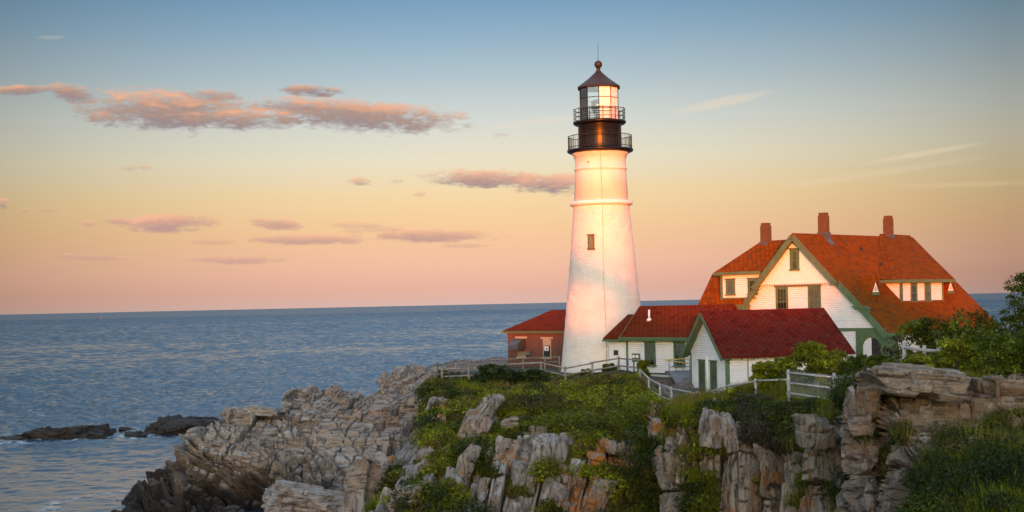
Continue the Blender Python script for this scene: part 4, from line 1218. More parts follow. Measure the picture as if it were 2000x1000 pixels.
V4 = [(1810, 910), (1860, 895), (1920, 890), (1965, 860), (2010, 810), (2430, 790), (2430, 1100), (1740, 1100), (1785, 965)]
jit = (fbm(p * .7, 4, 75) - .5) * 40; jit2 = (fbm(p * .7 + 50, 4, 76) - .5) * 40
veg = inside(px + jit, py + jit2, V4).astype(float)
veg = np.maximum(veg, sm(fbm(p * .8, 4, 78), .64, .70) * .9)
veg = np.maximum(veg, sm(-np.abs(px - 1722 + (fbm(p, 2, 79) - .5) * 30) + (py - 870) * .02, -10, -2) * (py > 840) * sm(fbm(p * .9, 3, 80), .42, .52))
o = o * (1 - .5 * veg)
lich = .45 * sm(fbm(p * .6 + 3, 3, 81), .56, .66)
Vc = put_sheet('crag', V, N, o.reshape(V.shape[:2]), M['rock_crag'], dict(blk=np.where(sel, bB, bA) * .7 + bA2 * .3, lich=lich, wet=np.zeros_like(bA), veg=veg))
SHEETS['crag'] = (Vc, N, PX, PY); VEG_C = veg.reshape(PX.shape)

# ---- level ground round the buildings
gpx = np.arange(760, 2430, 6.0)
st = np.interp(gpx, [760, 840, 1000, 1157, 1250, 1290, 1330, 1450, 1545, 1631, 1700, 1740, 2430], [111, 110, 108, 105, 99.5, 91, 86, 85, 76, 74.5, 66, 59.5, 59.5])
zf = np.interp(gpx, [760, 840, 880, 1000, 1250, 1300, 1330, 1400, 1450, 1545, 1680, 1740, 2230], [5.5, 6.3, 6.9, 7.1, 7.2, 6.3, 6.1, 6.2, 6.3, 7.3, 7.6, 8.8, 8.9])
tt = np.linspace(0, 1, 150)
Dd = st[None] + (150 - st)[None] * tt[:, None]
zb = np.interp(gpx, [760, 880, 960, 2230], [5.5, 6.9, 7.1, 7.1])
zz = zf[None] + (zb - zf)[None] * sm((Dd - st[None]) / np.interp(gpx, [760, 1250, 1290, 1450, 1740, 2230], [6, 6, 14, 16, 30, 30])[None], 0, 1)
zz = np.where(Dd > 138, zz + (Dd - 138) / 12 * (-1.5 - zz), zz)
Vg = np.stack([(gpx[None] - 1000) / F * Dd, Dd, zz], -1)
pg = Vg.reshape(-1, 3)
rough = (fbm(pg * .5, 4, 91) - .5) * .35
of, bf, _ = fracture(pg, (.8, .6, .1), (-.6, .8, 0), (.1, 0, .99), (1.6, 1.3, .5), .16, 92, .3, .4, .08, .06)
rocky = sm(-(np.broadcast_to(gpx, Dd.shape).ravel()), -1010, -960) * sm(Dd.ravel(), 112, 118)
rocky = np.maximum(rocky, sm(-np.hypot((pg[:, 0] - 11.4) / 2.5, (pg[:, 1] - 93) / 6), -1.2, -.7))
Vg[..., 2] += (rough * .5 + of * rocky * 1.1 + rocky * .08).reshape(Dd.shape)
M['ground'] = mat_rock('dry_turf_and_ledge', (.17, .14, .12), (.13, .105, .085), (.07, .06, .05), soil=(.075, .070, .034))
ob = mesh_np('ground', Vg.reshape(-1, 3), grid_faces(*Dd.shape), M['ground'], attrs=dict(blk=bf, lich=np.zeros(len(pg)), wet=np.zeros(len(pg)), veg=1 - rocky))
tag(ob, None, None, kind='structure')
# dark tarmac drive beside the garage
mb = MB()
pts = [PV(1300, 772, 92), PV(1345, 776, 90), PV(1380, 768, 92), PV(1372, 757, 97), PV(1320, 762, 97)]
for k in range(len(pts)): pts[k].z = 6.62
mb.prism(pts, (0, 0, -.3)); dv = mb.build('drive', M['asphalt']); tag(dv, None, None, kind='structure')

# ------------------------------------------------------------------ loose blocks and sea rocks
def rock(name, label, px, py, D, hw, hh, dep, ang=0, yaw=0, p=.4, m='rock_mid', seed=1, n=44, frac=.10, ax=None, lich=.2, wet=0, sz=(1.2, 1.0, .5), group=None, cat='rock'):
    """block of rock: superquadric of half width hw, half height hh (readings) and half depth dep (m), fractured"""
    s = D / F
    th = np.linspace(-np.pi, np.pi, 2 * n, endpoint=False); ph = np.linspace(-np.pi / 2, np.pi / 2, n)
    T, H = np.meshgrid(th, ph)
    rng = np.random.default_rng(seed)
    d = np.stack([np.cos(H) * np.cos(T), np.cos(H) * np.sin(T), np.sin(H)], -1).reshape(-1, 3)
    pl = np.concatenate([np.eye(3), -np.eye(3)]) + rng.normal(0, .10 + .12 * p, (6, 3)); pl /= np.linalg.norm(pl, axis=1, keepdims=True)
    ex = rng.normal(size=(9, 3)); ex /= np.linalg.norm(ex, axis=1, keepdims=True)
    pl = np.concatenate([pl, ex]); off = np.concatenate([rng.uniform(.88, 1.05, 6), rng.uniform(1.02, 1.40, 9) - .35 * p])
    dt = d @ pl.T
    r = np.where(dt > 1e-3, off[None] / np.maximum(dt, 1e-3), 9.0)
    kmin = r.argmin(1); r = r.min(1)
    v = d * r[:, None] * np.array([hw * s, dep, hh * s])
    nn = pl[kmin] / np.array([hw * s, dep, hh * s]); nn /= np.linalg.norm(nn, axis=1, keepdims=True)
    nn = nn + d * .6; nn /= np.linalg.norm(nn, axis=1, keepdims=True)
    q = v + rng.random(3) * 50
    a, b, c = ax or ((1, 0, 0), (0, 1, 0), (0, 0, 1))
    o, blk, _ = fracture(q, a, b, c, sz, frac, seed, .12, .8, frac * .6, .04)
    o = o + (fbm(q * 1.3, 4, seed) - .5) * .16 * min(1, hh * s) + (fbm(q * 5, 3, seed + 4) - .5) * .05
    v = v + nn * o[:, None]
    ca, sa = math.cos(R(ang)), math.sin(R(ang)); cy, sy = math.cos(R(yaw)), math.sin(R(yaw))
    v = v @ np.array([[cy, sy, 0], [-sy, cy, 0], [0, 0, 1]])
    v = v @ np.array([[ca, 0, sa], [0, 1, 0], [-sa, 0, ca]])
    z0 = v[:, 2].min()
    w = np.full(len(v), float(wet))
    if wet: w = np.clip(1.25 - (v[:, 2] - z0) / (2 * hh * s) * 1.1 * 1, 0, 1) * wet
    ob = mesh_np(name, v - np.array([0, 0, z0]), grid_faces(n, 2 * n, wrap=True), M[m], attrs=dict(blk=blk, lich=np.full(len(v), lich) * sm(fbm(q, 3, seed + 7), .45, .6), wet=w, veg=np.zeros(len(v))))
    c0 = PV(px, py, D); ob.location = (c0.x, c0.y, c0.z + z0)
    return tag(ob, label, cat, group)
VT = ((.2, .2, .96), (-.1, .97, -.2), (.96, 0, -.2))
rock('boulder', 'large flat topped brown slab jutting out at the top of the right hand crag', 1782, 748, 53.0, 92, 27, 1.7, -6, 8, .32, 'rock_crag', 5, 70, .12, lich=.25, sz=(1.5, 1.0, .32))
rock('boulder', 'square brown block beside the shrubs at the right end of the crag', 1950, 766, 53.5, 44, 31, 1.3, -5, 5, .3, 'rock_crag', 8, 56, .12, lich=.6, sz=(.9, .8, .4))
rock('boulder', 'tan upright block standing below the left tip of the slab', 1692, 786, 53.2, 21, 32, .6, -3, 10, .28, 'rock_crag', 11, 44, .06, VT, lich=.8, sz=(1.0, .6, .45))
rock('boulder', 'thin dark upright pillar left of the tan block', 1662, 788, 53.8, 9, 34, .5, -1, 0, .3, 'rock_crag', 12, 36, .05, VT, sz=(1.0, .6, .4))
rock('boulder', 'rounded tan boulder wedged under the tan upright block', 1683, 832, 53.0, 26, 17, .6, -4, 0, .6, 'rock_crag', 14, 40, .06, lich=.5)
rock('boulder', 'tall pointed tan wedge of rock leaning on the ledge foot', 694, 955, 79.5, 20, 50, .9, -6, 15, .5, 'rock_left', 15, 48, .10, VT, lich=.1, sz=(1.6, .9, .7))
rock('boulder', 'tall grey block right of the pointed tan wedge', 733, 935, 80.5, 22, 46, .9, -8, -10, .35, 'rock_left', 16, 48, .12, VT, lich=0, sz=(1.6, .9, .6))
rock('boulder', 'broad tan boulder with a square right face below the bluff', 803, 975, 76.2, 42, 30, 1.1, 10, -15, .35, 'rock_left', 17, 52, .12, lich=.1, sz=(1.3, 1, .8))
rock('boulder', 'pale layered block at the foot of the dark cove recess', 600, 982, 80.0, 80, 27, 2.0, -14, 0, .4, 'rock_left', 18, 64, .16, lich=0, sz=(.9, .8, .28))
rock('boulder', 'grey ledge block perched on the skyline of the promontory', 506, 803, 97, 36, 9, 1.0, -4, 0, .4, 'rock_left', 19, 40, .08, lich=0)
rock('boulder', 'small cube of rock on the seaward skyline', 442, 808, 95.5, 11, 10, .5, -5, 20, .3, 'rock_left', 20, 28, .05, lich=0)
rock('boulder', 'pinkish upright slab in the green bluff above the grey outcrop', 952, 795, 86, 17, 27, .9, -30, 0, .35, 'rock_mid', 21, 44, .10, VT, lich=.1)
rock('boulder', 'broad brown outcrop block in the bluff left of the low juniper', 930, 832, 82, 27, 27, 1.0, -12, 0, .4, 'rock_mid', 22, 48, .12, VT, lich=.25)
rock('boulder', 'low pale rock poking out of the grass under the juniper', 995, 828, 82, 18, 11, .7, 4, 0, .5, 'rock_left', 23, 36, .08, lich=0)
rock('boulder', 'pale fluted rock column at the cliff edge below the garage fence', 1390, 838, 70.4, 22, 36, .7, -10, 0, .42, 'rock_mid', 25, 48, .07, VT, lich=.1, sz=(1.8, .5, .22))
rock('boulder', 'leaning pale slab right of the fluted rock column', 1421, 845, 70.2, 17, 38, .7, 14, 0, .45, 'rock_mid', 26, 48, .07, VT, lich=.15, sz=(1.8, .5, .22))
rock('boulder', 'dark square buttress in the cliff under the chain link fence', 1588, 850, 64.0, 32, 34, 1.2, -5, 0, .35, 'rock_right', 27, 52, .13, lich=.1)
rock('boulder', 'flat faced block stained orange by lichen at the top of the green gully', 1297, 833, 77.5, 25, 16, 1.2, -3, 0, .25, 'rock_mid', 44, 36, .05, lich=1.2, sz=(2, 2, 1))
rock('boulder', 'upper of two orange stained blocks set in the grass of the bluff', 1190, 872, 78.3, 22, 13, .8, -12, 10, .35, 'rock_mid', 45, 36, .08, lich=1.2)
rock('boulder', 'lower of two orange stained blocks set in the grass of the bluff', 1165, 896, 77.6, 20, 13, .8, -8, 0, .35, 'rock_mid', 46, 36, .08, lich=1.2)
rock('boulder', 'grey split block beside orange rock high on the left of the bluff', 852, 802, 91, 20, 24, .9, -16, 0, .3, 'rock_mid', 47, 40, .10, VT, lich=.3)
rock('boulder', 'orange stained rock face under the dark scrub on the left of the bluff', 872, 815, 90.5, 14, 24, .8, -12, 0, .4, 'rock_mid', 48, 36, .08, lich=1.3)
# tilted slabs along the foot of the bluff
slabs = [(905, 925, 18, 62), (985, 900, 22, 50), (1012, 968, 24, 60), (1052, 905, 26, 52), (1085, 918, 13, 66), (1118, 938, 14, 48), (940, 985, 20, 52), (880, 962, 16, 46), (1165, 975, 24, 44), (1090, 990, 18, 50)]
names = ['tall pale slab leaning at the left end of the slab row', 'broad slab with an orange lichen top under the grass edge', 'grey slab in the middle of the row beside a dark joint', 'wide slab stained dark brown under the turf edge',
         'narrow pale pillar slab reaching highest in the row', 'short split slab right of the narrow pale pillar', 'low grey slab near the bottom of the bluff left of the middle joint', 'low slab left of the small green shrub on the rock',
         'dark slab spotted with orange lichen at the right end of the row', 'grey slab at the bottom between the pillar and the lichen slab']
for k, ((px_, py_, hw, hh), nm) in enumerate(zip(slabs, names)):
    rock('rock_slab', nm, px_, py_, 75.6 + (1000 - py_) * .020, hw, hh, .8, -17 + (k * 7 % 5) - 2, (k * 13 % 20) - 10, .3, 'rock_mid', 130 + k, 44, .07, VT, lich=.6 if k in (1, 8) else .15, sz=(1.8, .9, .7), group='tilted slabs at the foot of the bluff')
# sea ledges
sr = ((1, 0, 0), (0, 1, 0), (.2, 0, .97))
rock('sea_rock', 'long low dark ledge with a brown hump lying in the water furthest left', 140, 852, 143, 84, 13, 4.5, 1.5, 0, .75, 'rock_sea', 31, 64, .28, sr, wet=.9, lich=0, cat='sea rock')
rock('sea_rock', 'flat black weed covered ledge at the left end of the long ledge', 28, 862, 142, 60, 8, 4, 2, 0, .8, 'rock_sea', 35, 50, .2, sr, wet=1, lich=0, cat='sea rock')
rock('sea_rock', 'dark ledge awash beside the tip of the promontory', 362, 839, 147, 80, 15, 5, 3.0, 0, .75, 'rock_sea', 32, 64, .28, sr, wet=.9, lich=0, cat='sea rock')
rock('sea_rock', 'small black rock awash between the two ledges nearer the camera', 271, 851, 142, 25, 7, 1.6, 0, 0, .8, 'rock_sea', 33, 30, .12, sr, wet=1, lich=0, cat='sea rock')
rock('sea_rock', 'tiny black rock awash between the two ledges further out', 245, 839, 148, 12, 4, 1.0, -3, 0, .8, 'rock_sea', 34, 26, .08, sr, wet=1, lich=0, cat='sea rock')

# ------------------------------------------------------------------ wooded rise behind the camera: it shades the foreground at sunset
def ridge_point(px, zc, D=105.0, Y=-150.0):
    s = (D - Y) / -to_sun.y
    return (px - 1000) / F * D + to_sun.x * s, zc + EYE + to_sun.z * s
cv = [(300, -3.8), (940, -3.0), (1085, -2.9), (1110, -1.5), (1170, -1.4), (1200, -.5), (1225, .1), (1255, -.6), (1300, -1.5), (1360, -1.5), (1450, -1.3), (1560, -1.1), (1600, -.5), (1628, 1.1), (1660, 1.8), (1712, 1.5), (1750, .5), (1790, -.6), (1830, -.8), (1900, -2.0), (2100, -1.0), (2600, 0)]
rp = [ridge_point(*c, D=118.0 if c[0] < 1088 else 109.0 if c[0] < 1260 else (103.0 if c[0] < 1400 else 98.0)) for c in cv]
hx = np.linspace(-140, 140, 281)
top = np.interp(hx, [r[0] for r in rp], [r[1] for r in rp])
hy = np.array([4, 1, -20, -60, -105, -135, -150, -165, -230])
hz = np.stack([np.full_like(hx, 3.0), np.full_like(hx, 10.7), np.full_like(hx, 10.8), np.full_like(hx, 11.5), 10 + (top - 10) * .35, 10 + (top - 10) * .8, top, top - 1.0, top * .4])
HV = np.stack([np.broadcast_to(hx, hz.shape), np.broadcast_to(hy[:, None], hz.shape), hz], -1).reshape(-1, 3)
HV[:, 2] += (fbm(HV * .5, 3, 99) - .5) * 1.0 * (HV[:, 1] < -100)
M['hill'] = mat_plain('wooded_hill_cover', (.035, .05, .018), .9, var=.4, scale=.3)
ob = mesh_np('hill', HV, grid_faces(len(hy), len(hx)), M['hill'], smooth=True); tag(ob, None, None, kind='structure')

# ------------------------------------------------------------------ foliage
def mat_leaf(name, trans=.3):
    m, g, b = new_mat(name)
    nt = m.node_tree
    c = g.n('ShaderNodeAttribute', attribute_name='tint').outputs['Color']
    g.put(b.inputs['Base Color'], c); b.inputs['Roughness'].default_value = .55; b.inputs['Specular IOR Level'].default_value = .12
    tl = g.n('ShaderNodeBsdfTranslucent'); g.put(tl.inputs[0], g.mix(1.0, c, (1.2, 1.25, .6), 'MULTIPLY'))
    mx = g.n('ShaderNodeMixShader'); mx.inputs[0].default_value = trans
    nt.links.new(b.outputs[0], mx.inputs[1]); nt.links.new(tl.outputs[0], mx.inputs[2])
    nt.links.new(mx.outputs[0], nt.nodes['Material Output'].inputs[0])
    return m
M['leaf'] = mat_leaf('green_leaves')
M['twig'] = mat_plain('brown_twigs', (.07, .052, .038), .9, var=.3)

def leaf_cloud(cen, rad, cnt, size, cols, flat=.75, seed=1, asp=.55, up=.35, zmin=-.25, fill=.3, jitc=.3):
    """many small leaves spread through the outer part of each clump"""
    rng = np.random.default_rng(seed)
    idx = np.repeat(np.arange(len(cen)), cnt)
    n = len(idx)
    d = rng.normal(size=(n, 3)); d /= np.linalg.norm(d, axis=1, keepdims=True)
    d[:, 2] = np.where(d[:, 2] < zmin, -d[:, 2], d[:, 2])
    rr = rad[idx] * (1 - fill * rng.random(n) ** 1.5) * (1 + .12 * rng.normal(size=n))
    c = cen[idx] + d * rr[:, None] * np.array([1, 1, flat])
    nn = d + .75 * rng.normal(size=(n, 3)) + np.array([0, 0, up]); nn /= np.linalg.norm(nn, axis=1, keepdims=True)
    t = np.cross(nn, rng.normal(size=(n, 3))); t /= np.linalg.norm(t, axis=1, keepdims=True) + 1e-9
    b = np.cross(nn, t)
    L = (np.asarray(size)[idx] if np.ndim(size) else size) * np.exp(rng.normal(0, .3, n))
    t = t * (L * .5)[:, None]; b = b * (L * .5 * asp)[:, None]
    V = np.stack([c - t, c + b - t * .1, c + t, c - b - t * .1], 1).reshape(-1, 3)
    Fc = np.arange(4 * n).reshape(n, 4)
    k = np.exp(rng.normal(0, jitc, n))[:, None]
    col = cols[idx] * k * (1 + rng.normal(0, .08, (n, 3)))
    return V, Fc, np.clip(col, .002, 3)

def blades(base, nper, h, w, cols, seed=1, lean=.35):
    rng = np.random.default_rng(seed)
    idx = np.repeat(np.arange(len(base)), nper); n = len(idx)
    p = base[idx] + np.concatenate([rng.normal(0, .16, (n, 2)), np.zeros((n, 1)) - .03], 1)
    a = rng.random(n) * 2 * np.pi; L = h * np.exp(rng.normal(0, .3, n))
    sd = np.stack([np.cos(a), np.sin(a), 0 * a], 1) * w * .5
    tp = p + np.stack([rng.normal(0, lean, n) * L, rng.normal(0, lean, n) * L, L], 1)
    V = np.stack([p - sd, p + sd, tp + sd * .2, tp - sd * .2], 1).reshape(-1, 3)
    col = cols[idx] * np.exp(rng.normal(0, .3, n))[:, None]
    return V, np.arange(4 * n).reshape(n, 4), np.clip(col, .002, .5)

BRIGHT = np.array([.185, .205, .010]); MID = np.array([.085, .112, .009]); DARK = np.array([.030, .044, .009]); OLIVE = np.array([.130, .115, .018]); STRAW = np.array([.20, .15, .055]); TWIG = np.array([.070, .058, .038])

def cover(name, key, veg, seed, spacing, rad, leaf, cnt, palette, grass=True, zscale=1.0):
    V, N, PX, PY = SHEETS[key]
    rng = np.random.default_rng(seed)
    du = np.linalg.norm(np.diff(V, axis=1), axis=-1)[:-1]; dv = np.linalg.norm(np.diff(V, axis=0), axis=-1)[:, :-1]
    area = (du * dv) * np.clip(veg[:-1, :-1], 0, 1) * ((PY[:-1, :-1] < 1030) & (PX[:-1, :-1] < 2200))
    prob = area.ravel() / area.sum(); tot = area.sum()
    n = int(tot / spacing ** 2)
    pick = rng.choice(prob.size, n, p=prob)
    r, c = np.unravel_index(pick, area.shape)
    pos = V[r, c]; nor = N[r, c]; px = PX[r, c]; py = PY[r, c]
    f = fbm(pos * .45, 3, seed); f2 = fbm(pos * 1.3 + 7, 2, seed + 1)
    col = palette(f, f2, px, py, rng)
    rads = rad * np.exp(rng.normal(0, .42, n)) * (.5 + .9 * f2) * np.where(rng.random(n) < .06, 2.0, 1.0)
    low = {'mid': .30 + .70 * sm(py - np.interp(px, [860, 1105, 1245, 1290, 1330], [738, 740, 722, 770, 790]), 8, 45), 'right': .35 + .65 * sm(py - np.interp(px, [1330, 1400, 1450, 1545, 1640], [795, 792, 778, 776, 792]), 0, 30)}.get(key, np.ones(n))
    rads = rads * low
    cen = pos + nor * (rads * .15)[:, None]
    A = leaf_cloud(cen, rads, np.maximum(10, (cnt * (rads / rad) ** 1.6)).astype(int), leaf, col, .85, seed)
    parts = [A]
    if grass:
        m = int(tot / .20 ** 2)
        pick = rng.choice(prob.size, m, p=prob); r, c = np.unravel_index(pick, area.shape)
        pos = V[r, c]; f = fbm(pos * .45, 3, seed); keep = fbm(pos * .8 + 3, 2, seed + 5) > .44
        if key == 'mid': keep &= PY[r, c] > np.interp(PX[r, c], [860, 1105, 1245, 1290, 1330], [738, 740, 722, 770, 790]) + 14
        pos = pos[keep]; f = f[keep][:, None]
        gc = np.where(f > .56, STRAW * .8, np.where(f > .48, OLIVE * 1.15, BRIGHT * .8))
        parts.append(blades(pos, 9, .38, .034, gc, seed + 2))
    off = 0; Vs, Fs, Cs = [], [], []
    for v, fc, cc in parts:
        Vs.append(v); Fs.append(fc + off); Cs.append(cc); off += len(v)
    o = mesh_np(name, np.concatenate(Vs), np.concatenate(Fs), M['leaf'], face_cols=np.concatenate(Cs))
    tag(o, None, None, kind='stuff')
    print(name, off // 4, 'leaves', round(tot), 'm2')
    return o

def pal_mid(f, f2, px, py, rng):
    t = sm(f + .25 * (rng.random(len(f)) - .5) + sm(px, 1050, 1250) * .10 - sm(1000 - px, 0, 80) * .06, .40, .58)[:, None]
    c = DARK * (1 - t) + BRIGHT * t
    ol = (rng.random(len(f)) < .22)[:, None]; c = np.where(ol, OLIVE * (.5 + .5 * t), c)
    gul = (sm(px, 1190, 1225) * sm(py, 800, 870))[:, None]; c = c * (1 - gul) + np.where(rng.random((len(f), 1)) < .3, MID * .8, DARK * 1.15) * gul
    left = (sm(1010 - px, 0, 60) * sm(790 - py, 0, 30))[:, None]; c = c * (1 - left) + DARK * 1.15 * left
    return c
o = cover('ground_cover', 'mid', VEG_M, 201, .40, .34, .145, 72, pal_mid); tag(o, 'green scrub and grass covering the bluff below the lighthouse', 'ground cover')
def pal_r(f, f2, px, py, rng):
    t = sm(f + .3 * (rng.random(len(f)) - .5), .40, .62)[:, None]
    c = DARK * (1 - t) + (BRIGHT * .8) * t
    tw = (sm(-np.abs(px - 1505), -70, -20) * sm(py, 770, 800) * (rng.random(len(f)) < .7))[:, None]
    return c * (1 - tw) + TWIG * .75 * tw
o = cover('ground_cover', 'right', VEG_R, 202, .34, .28, .115, 72, pal_r); tag(o, 'scrub, dry twigs and grass hanging over the cliff below the chain link fence', 'ground cover')
def pal_c(f, f2, px, py, rng):
    t = sm(f + .3 * (rng.random(len(f)) - .5), .46, .70)[:, None]
    return DARK * .8 * (1 - t) + MID * .8 * t
o = cover('ground_cover', 'crag', VEG_C, 203, .26, .22, .085, 70, pal_c); tag(o, 'dark grass and leafy weeds at the lower right foot of the crag', 'ground cover')

# ------------------------------------------------------------------ single shrubs
def shrub_mesh(kind, seed):
    """unit shrub about 1 m in radius and 1.6 m tall"""
    rng = np.random.default_rng(seed)
    if kind == 'juniper':
        n = 70; a = rng.random(n) * 2 * np.pi; r = np.sqrt(rng.random(n))
        cen = np.stack([r * np.cos(a), r * np.sin(a) * .8, .18 + .34 * (1 - r ** 2) + .16 * np.round(rng.random(n) * 3) / 3], 1)
        rad = rng.uniform(.12, .24, n); flat = .3; cnt = 90; lf = .075
    elif kind == 'upright':
        n = 62; a = rng.random(n) * 2 * np.pi; z = rng.random(n) ** .8 * 1.75; r = np.sqrt(rng.random(n)) * (.95 - .36 * z / 1.75) * (.75 + .5 * rng.random(n))
        cen = np.stack([r * np.cos(a), r * np.sin(a), .05 + z], 1); rad = rng.uniform(.13, .34, n); flat = .85; cnt = 90; lf = .085
    elif kind == 'twiggy':
        n = 34; a = rng.random(n) * 2 * np.pi; z = rng.random(n) * 1.5; r = np.sqrt(rng.random(n)) * .9
        cen = np.stack([r * np.cos(a), r * np.sin(a), .1 + z], 1); rad = rng.uniform(.12, .3, n); flat = .9; cnt = 26; lf = .07
    else:
        n = 58; d = rng.normal(size=(n, 3)); d /= np.linalg.norm(d, axis=1, keepdims=True); d[:, 2] = np.abs(d[:, 2])
        lump = .72 + .42 * rng.random(n)
        cen = d * np.stack([lump, lump, lump * 1.25], 1) * np.array([.82, .82, .95]); cen[:, 2] += .1
        rad = rng.uniform(.18, .38, n); flat = .8; cnt = 105; lf = .085
    cols = np.stack([np.full(n, 1.0)] * 3, 1) * np.exp(rng.normal(0, .28, n))[:, None]
    # brighter tint of young growth on some clumps
    cols = cols * np.where(rng.random(n) < .35, 1.35, .9)[:, None]
    k = (cnt * (rad / rad.mean()) ** 1.5).astype(int)
    return leaf_cloud(cen, rad, k, lf, cols, flat, seed + 1, up=.5)
PROTO = {}
def shrub(name, label, px, py, D, hw, hh, kind, col, seed, group=None, cat='shrub', dep=None):
    """shrub standing at (px, py = its foot), half width and height as readings"""
    key = (kind, seed % 3)
    if key not in PROTO: PROTO[key] = shrub_mesh(kind, 300 + seed % 3 * 10 + len(kind))
    V, Fc, C = PROTO[key]
    s = D / F; w = PV(px, py, D)
    sx = hw * s; sz = hh * s / {'juniper': .85, 'upright': 1.8}.get(kind, 1.6)
    dp = (dep or max(sx, .6)) if dep is None else dep
    t = thing(name, label, cat, w, (seed * 1.7) % 6.28 if kind != 'juniper' else 0, group)
    t.scale = (sx, dp if dep is None else dep, sz) if kind == 'juniper' else (sx, sx, sz)
    # leaves keep their real size whatever the shrub's size
    Vq = V.reshape(-1, 4, 3); cen = Vq.mean(1, keepdims=True)
    sc = np.array([t.scale[0], t.scale[1], t.scale[2]])
    size = min(1.6, max(.6, .135 * min(1, D / 75) / (.085 * 1.0))) if kind != 'juniper' else 1.0
    Vn = (cen + (Vq - cen) * size / sc).reshape(-1, 3)
    key2 = (key, round(hw), round(hh))
    mesh_np('foliage', Vn, Fc, M['leaf'], t, face_cols=np.clip(C * col[None], .003, .4))
    st = MB(); rg = random.Random(seed)
    for k in range(7):
        a = rg.random() * 6.28; r = .25 + .45 * rg.random()
        st.tube((.05 * math.cos(a), .05 * math.sin(a), -.25), (r * math.cos(a), r * math.sin(a), .5 + .5 * rg.random() * (0.3 if kind == 'juniper' else 1)), .035, .012, 5)
    st.build('stem', M['twig'], t)
    return t
SH = [
 # dark scrub along the edge of the bluff
 ('dark rounded shrub at the left end of the bluff beside the pink rocks', 868, 767, 103.0, 36, 28, 'round', DARK * 0.90, 1),
 ('dark green shrub left of the tallest scrub below the rail fence', 905, 764, 102.5, 36, 28, 'round', DARK * 1.01, 2),
 ('tallest dark scrub poking up through the rail fence below the brick building', 962, 754, 102.0, 36, 42, 'upright', DARK * 0.83, 3),
 ('dark rounded scrub right of the tallest scrub', 1003, 754, 101.5, 36, 38, 'round', DARK * 0.86, 4),
 ('dense dark scrub below the fence post left of the tower', 1043, 754, 101.0, 34, 38, 'round', DARK * 0.94, 5),
 ('brownish twiggy scrub below the dense dark shrubs', 985, 790, 92.0, 34, 26, 'twiggy', TWIG * .8, 6),
 ('wide flat windswept juniper spreading over the middle of the bluff', 1052, 806, 86.3, 84, 50, 'juniper', np.array([.060, .056, .012]), 7),
 ('bright green bush in front of the meter box on the white wing', 1256, 745, 96.0, 15, 40, 'upright', BRIGHT * 0.56, 8),
 ('small twiggy bush at the foot of the tower near the fence', 1146, 731, 103.5, 13, 14, 'twiggy', OLIVE * .7, 9),
 ('small green bush at the foot of the tower by the stucco link', 1190, 722, 103.0, 16, 16, 'round', MID * 0.64, 10),
 ('yellow green bush left of the bend in the pale mesh fence', 1224, 748, 96.5, 24, 22, 'round', BRIGHT * 0.72, 11),
 ('small dark green shrub growing on the grey rock slabs', 968, 950, 75.8, 26, 42, 'round', MID * 0.50, 12),
 # along the garage
 ('low bright bush at the front corner of the garage', 1440, 790, 77.0, 22, 40, 'round', BRIGHT * 0.81, 13),
 ('bright leafy bush under the white garage wall', 1492, 772, 76.5, 34, 62, 'upright', BRIGHT * 0.90, 14),
 ('bright bush in front of the green garage window', 1532, 766, 75.5, 40, 80, 'round', BRIGHT * 0.77, 15),
 ('tallest yellow green bush in front of the garage roof edge', 1578, 762, 75.0, 38, 88, 'upright', BRIGHT * 0.85, 16),
 ('broad yellow green bush under the right half of the garage roof', 1628, 760, 74.5, 44, 82, 'round', BRIGHT * 0.81, 17),
 ('dark leafy bush at the right corner of the garage roof', 1675, 758, 73.0, 32, 74, 'round', MID * 0.64, 18),
 ('olive bush behind the chain link fence', 1556, 774, 74.2, 50, 62, 'round', MID * 0.60, 19),
 ('grey twiggy shrub on the slope below the rail fence', 1468, 800, 73.5, 34, 32, 'twiggy', TWIG, 20),
 ('dark grey green shrub on the slope below the chain link fence', 1528, 822, 70.0, 44, 44, 'twiggy', DARK * 1.15, 21),
 # the mass on the right
 ('grey brown twiggy bush in front of the green porch arch', 1738, 722, 70.0, 34, 70, 'twiggy', TWIG * .8, 22),
 ('low grassy bush left of the short white rail', 1716, 728, 66.0, 36, 40, 'round', MID * 0.72, 23),
 ('tall dark bush against the lower edge of the house roof', 1795, 738, 68.0, 52, 110, 'upright', MID * .72, 24),
 ('dark bush right of the roof corner with the sea behind it', 1862, 735, 67.0, 56, 138, 'round', MID * .72, 25),
 ('dark bush with bare twigs standing out against the sea', 1925, 738, 67.5, 56, 140, 'round', MID * .72, 26),
 ('bright leafy bush above the square block at the end of the crag', 1950, 742, 60.0, 60, 108, 'round', MID * 1.00, 27),
 ('bright leafy bush right of the short white rail', 1868, 738, 61.0, 56, 92, 'round', BRIGHT * 0.68, 28),
 ('broad leafy bush cut off by the right edge of the view', 2015, 752, 60.0, 52, 120, 'round', MID * 0.84, 29),
 ('low bright bush below the short white rail', 1790, 724, 60.5, 34, 40, 'round', BRIGHT * 0.72, 30),
]
for lab, px, py, D, hw, hh, kind, col, seed in SH:
    shrub('shrub', lab, px, py + 4, D, hw, hh, kind, col, seed)
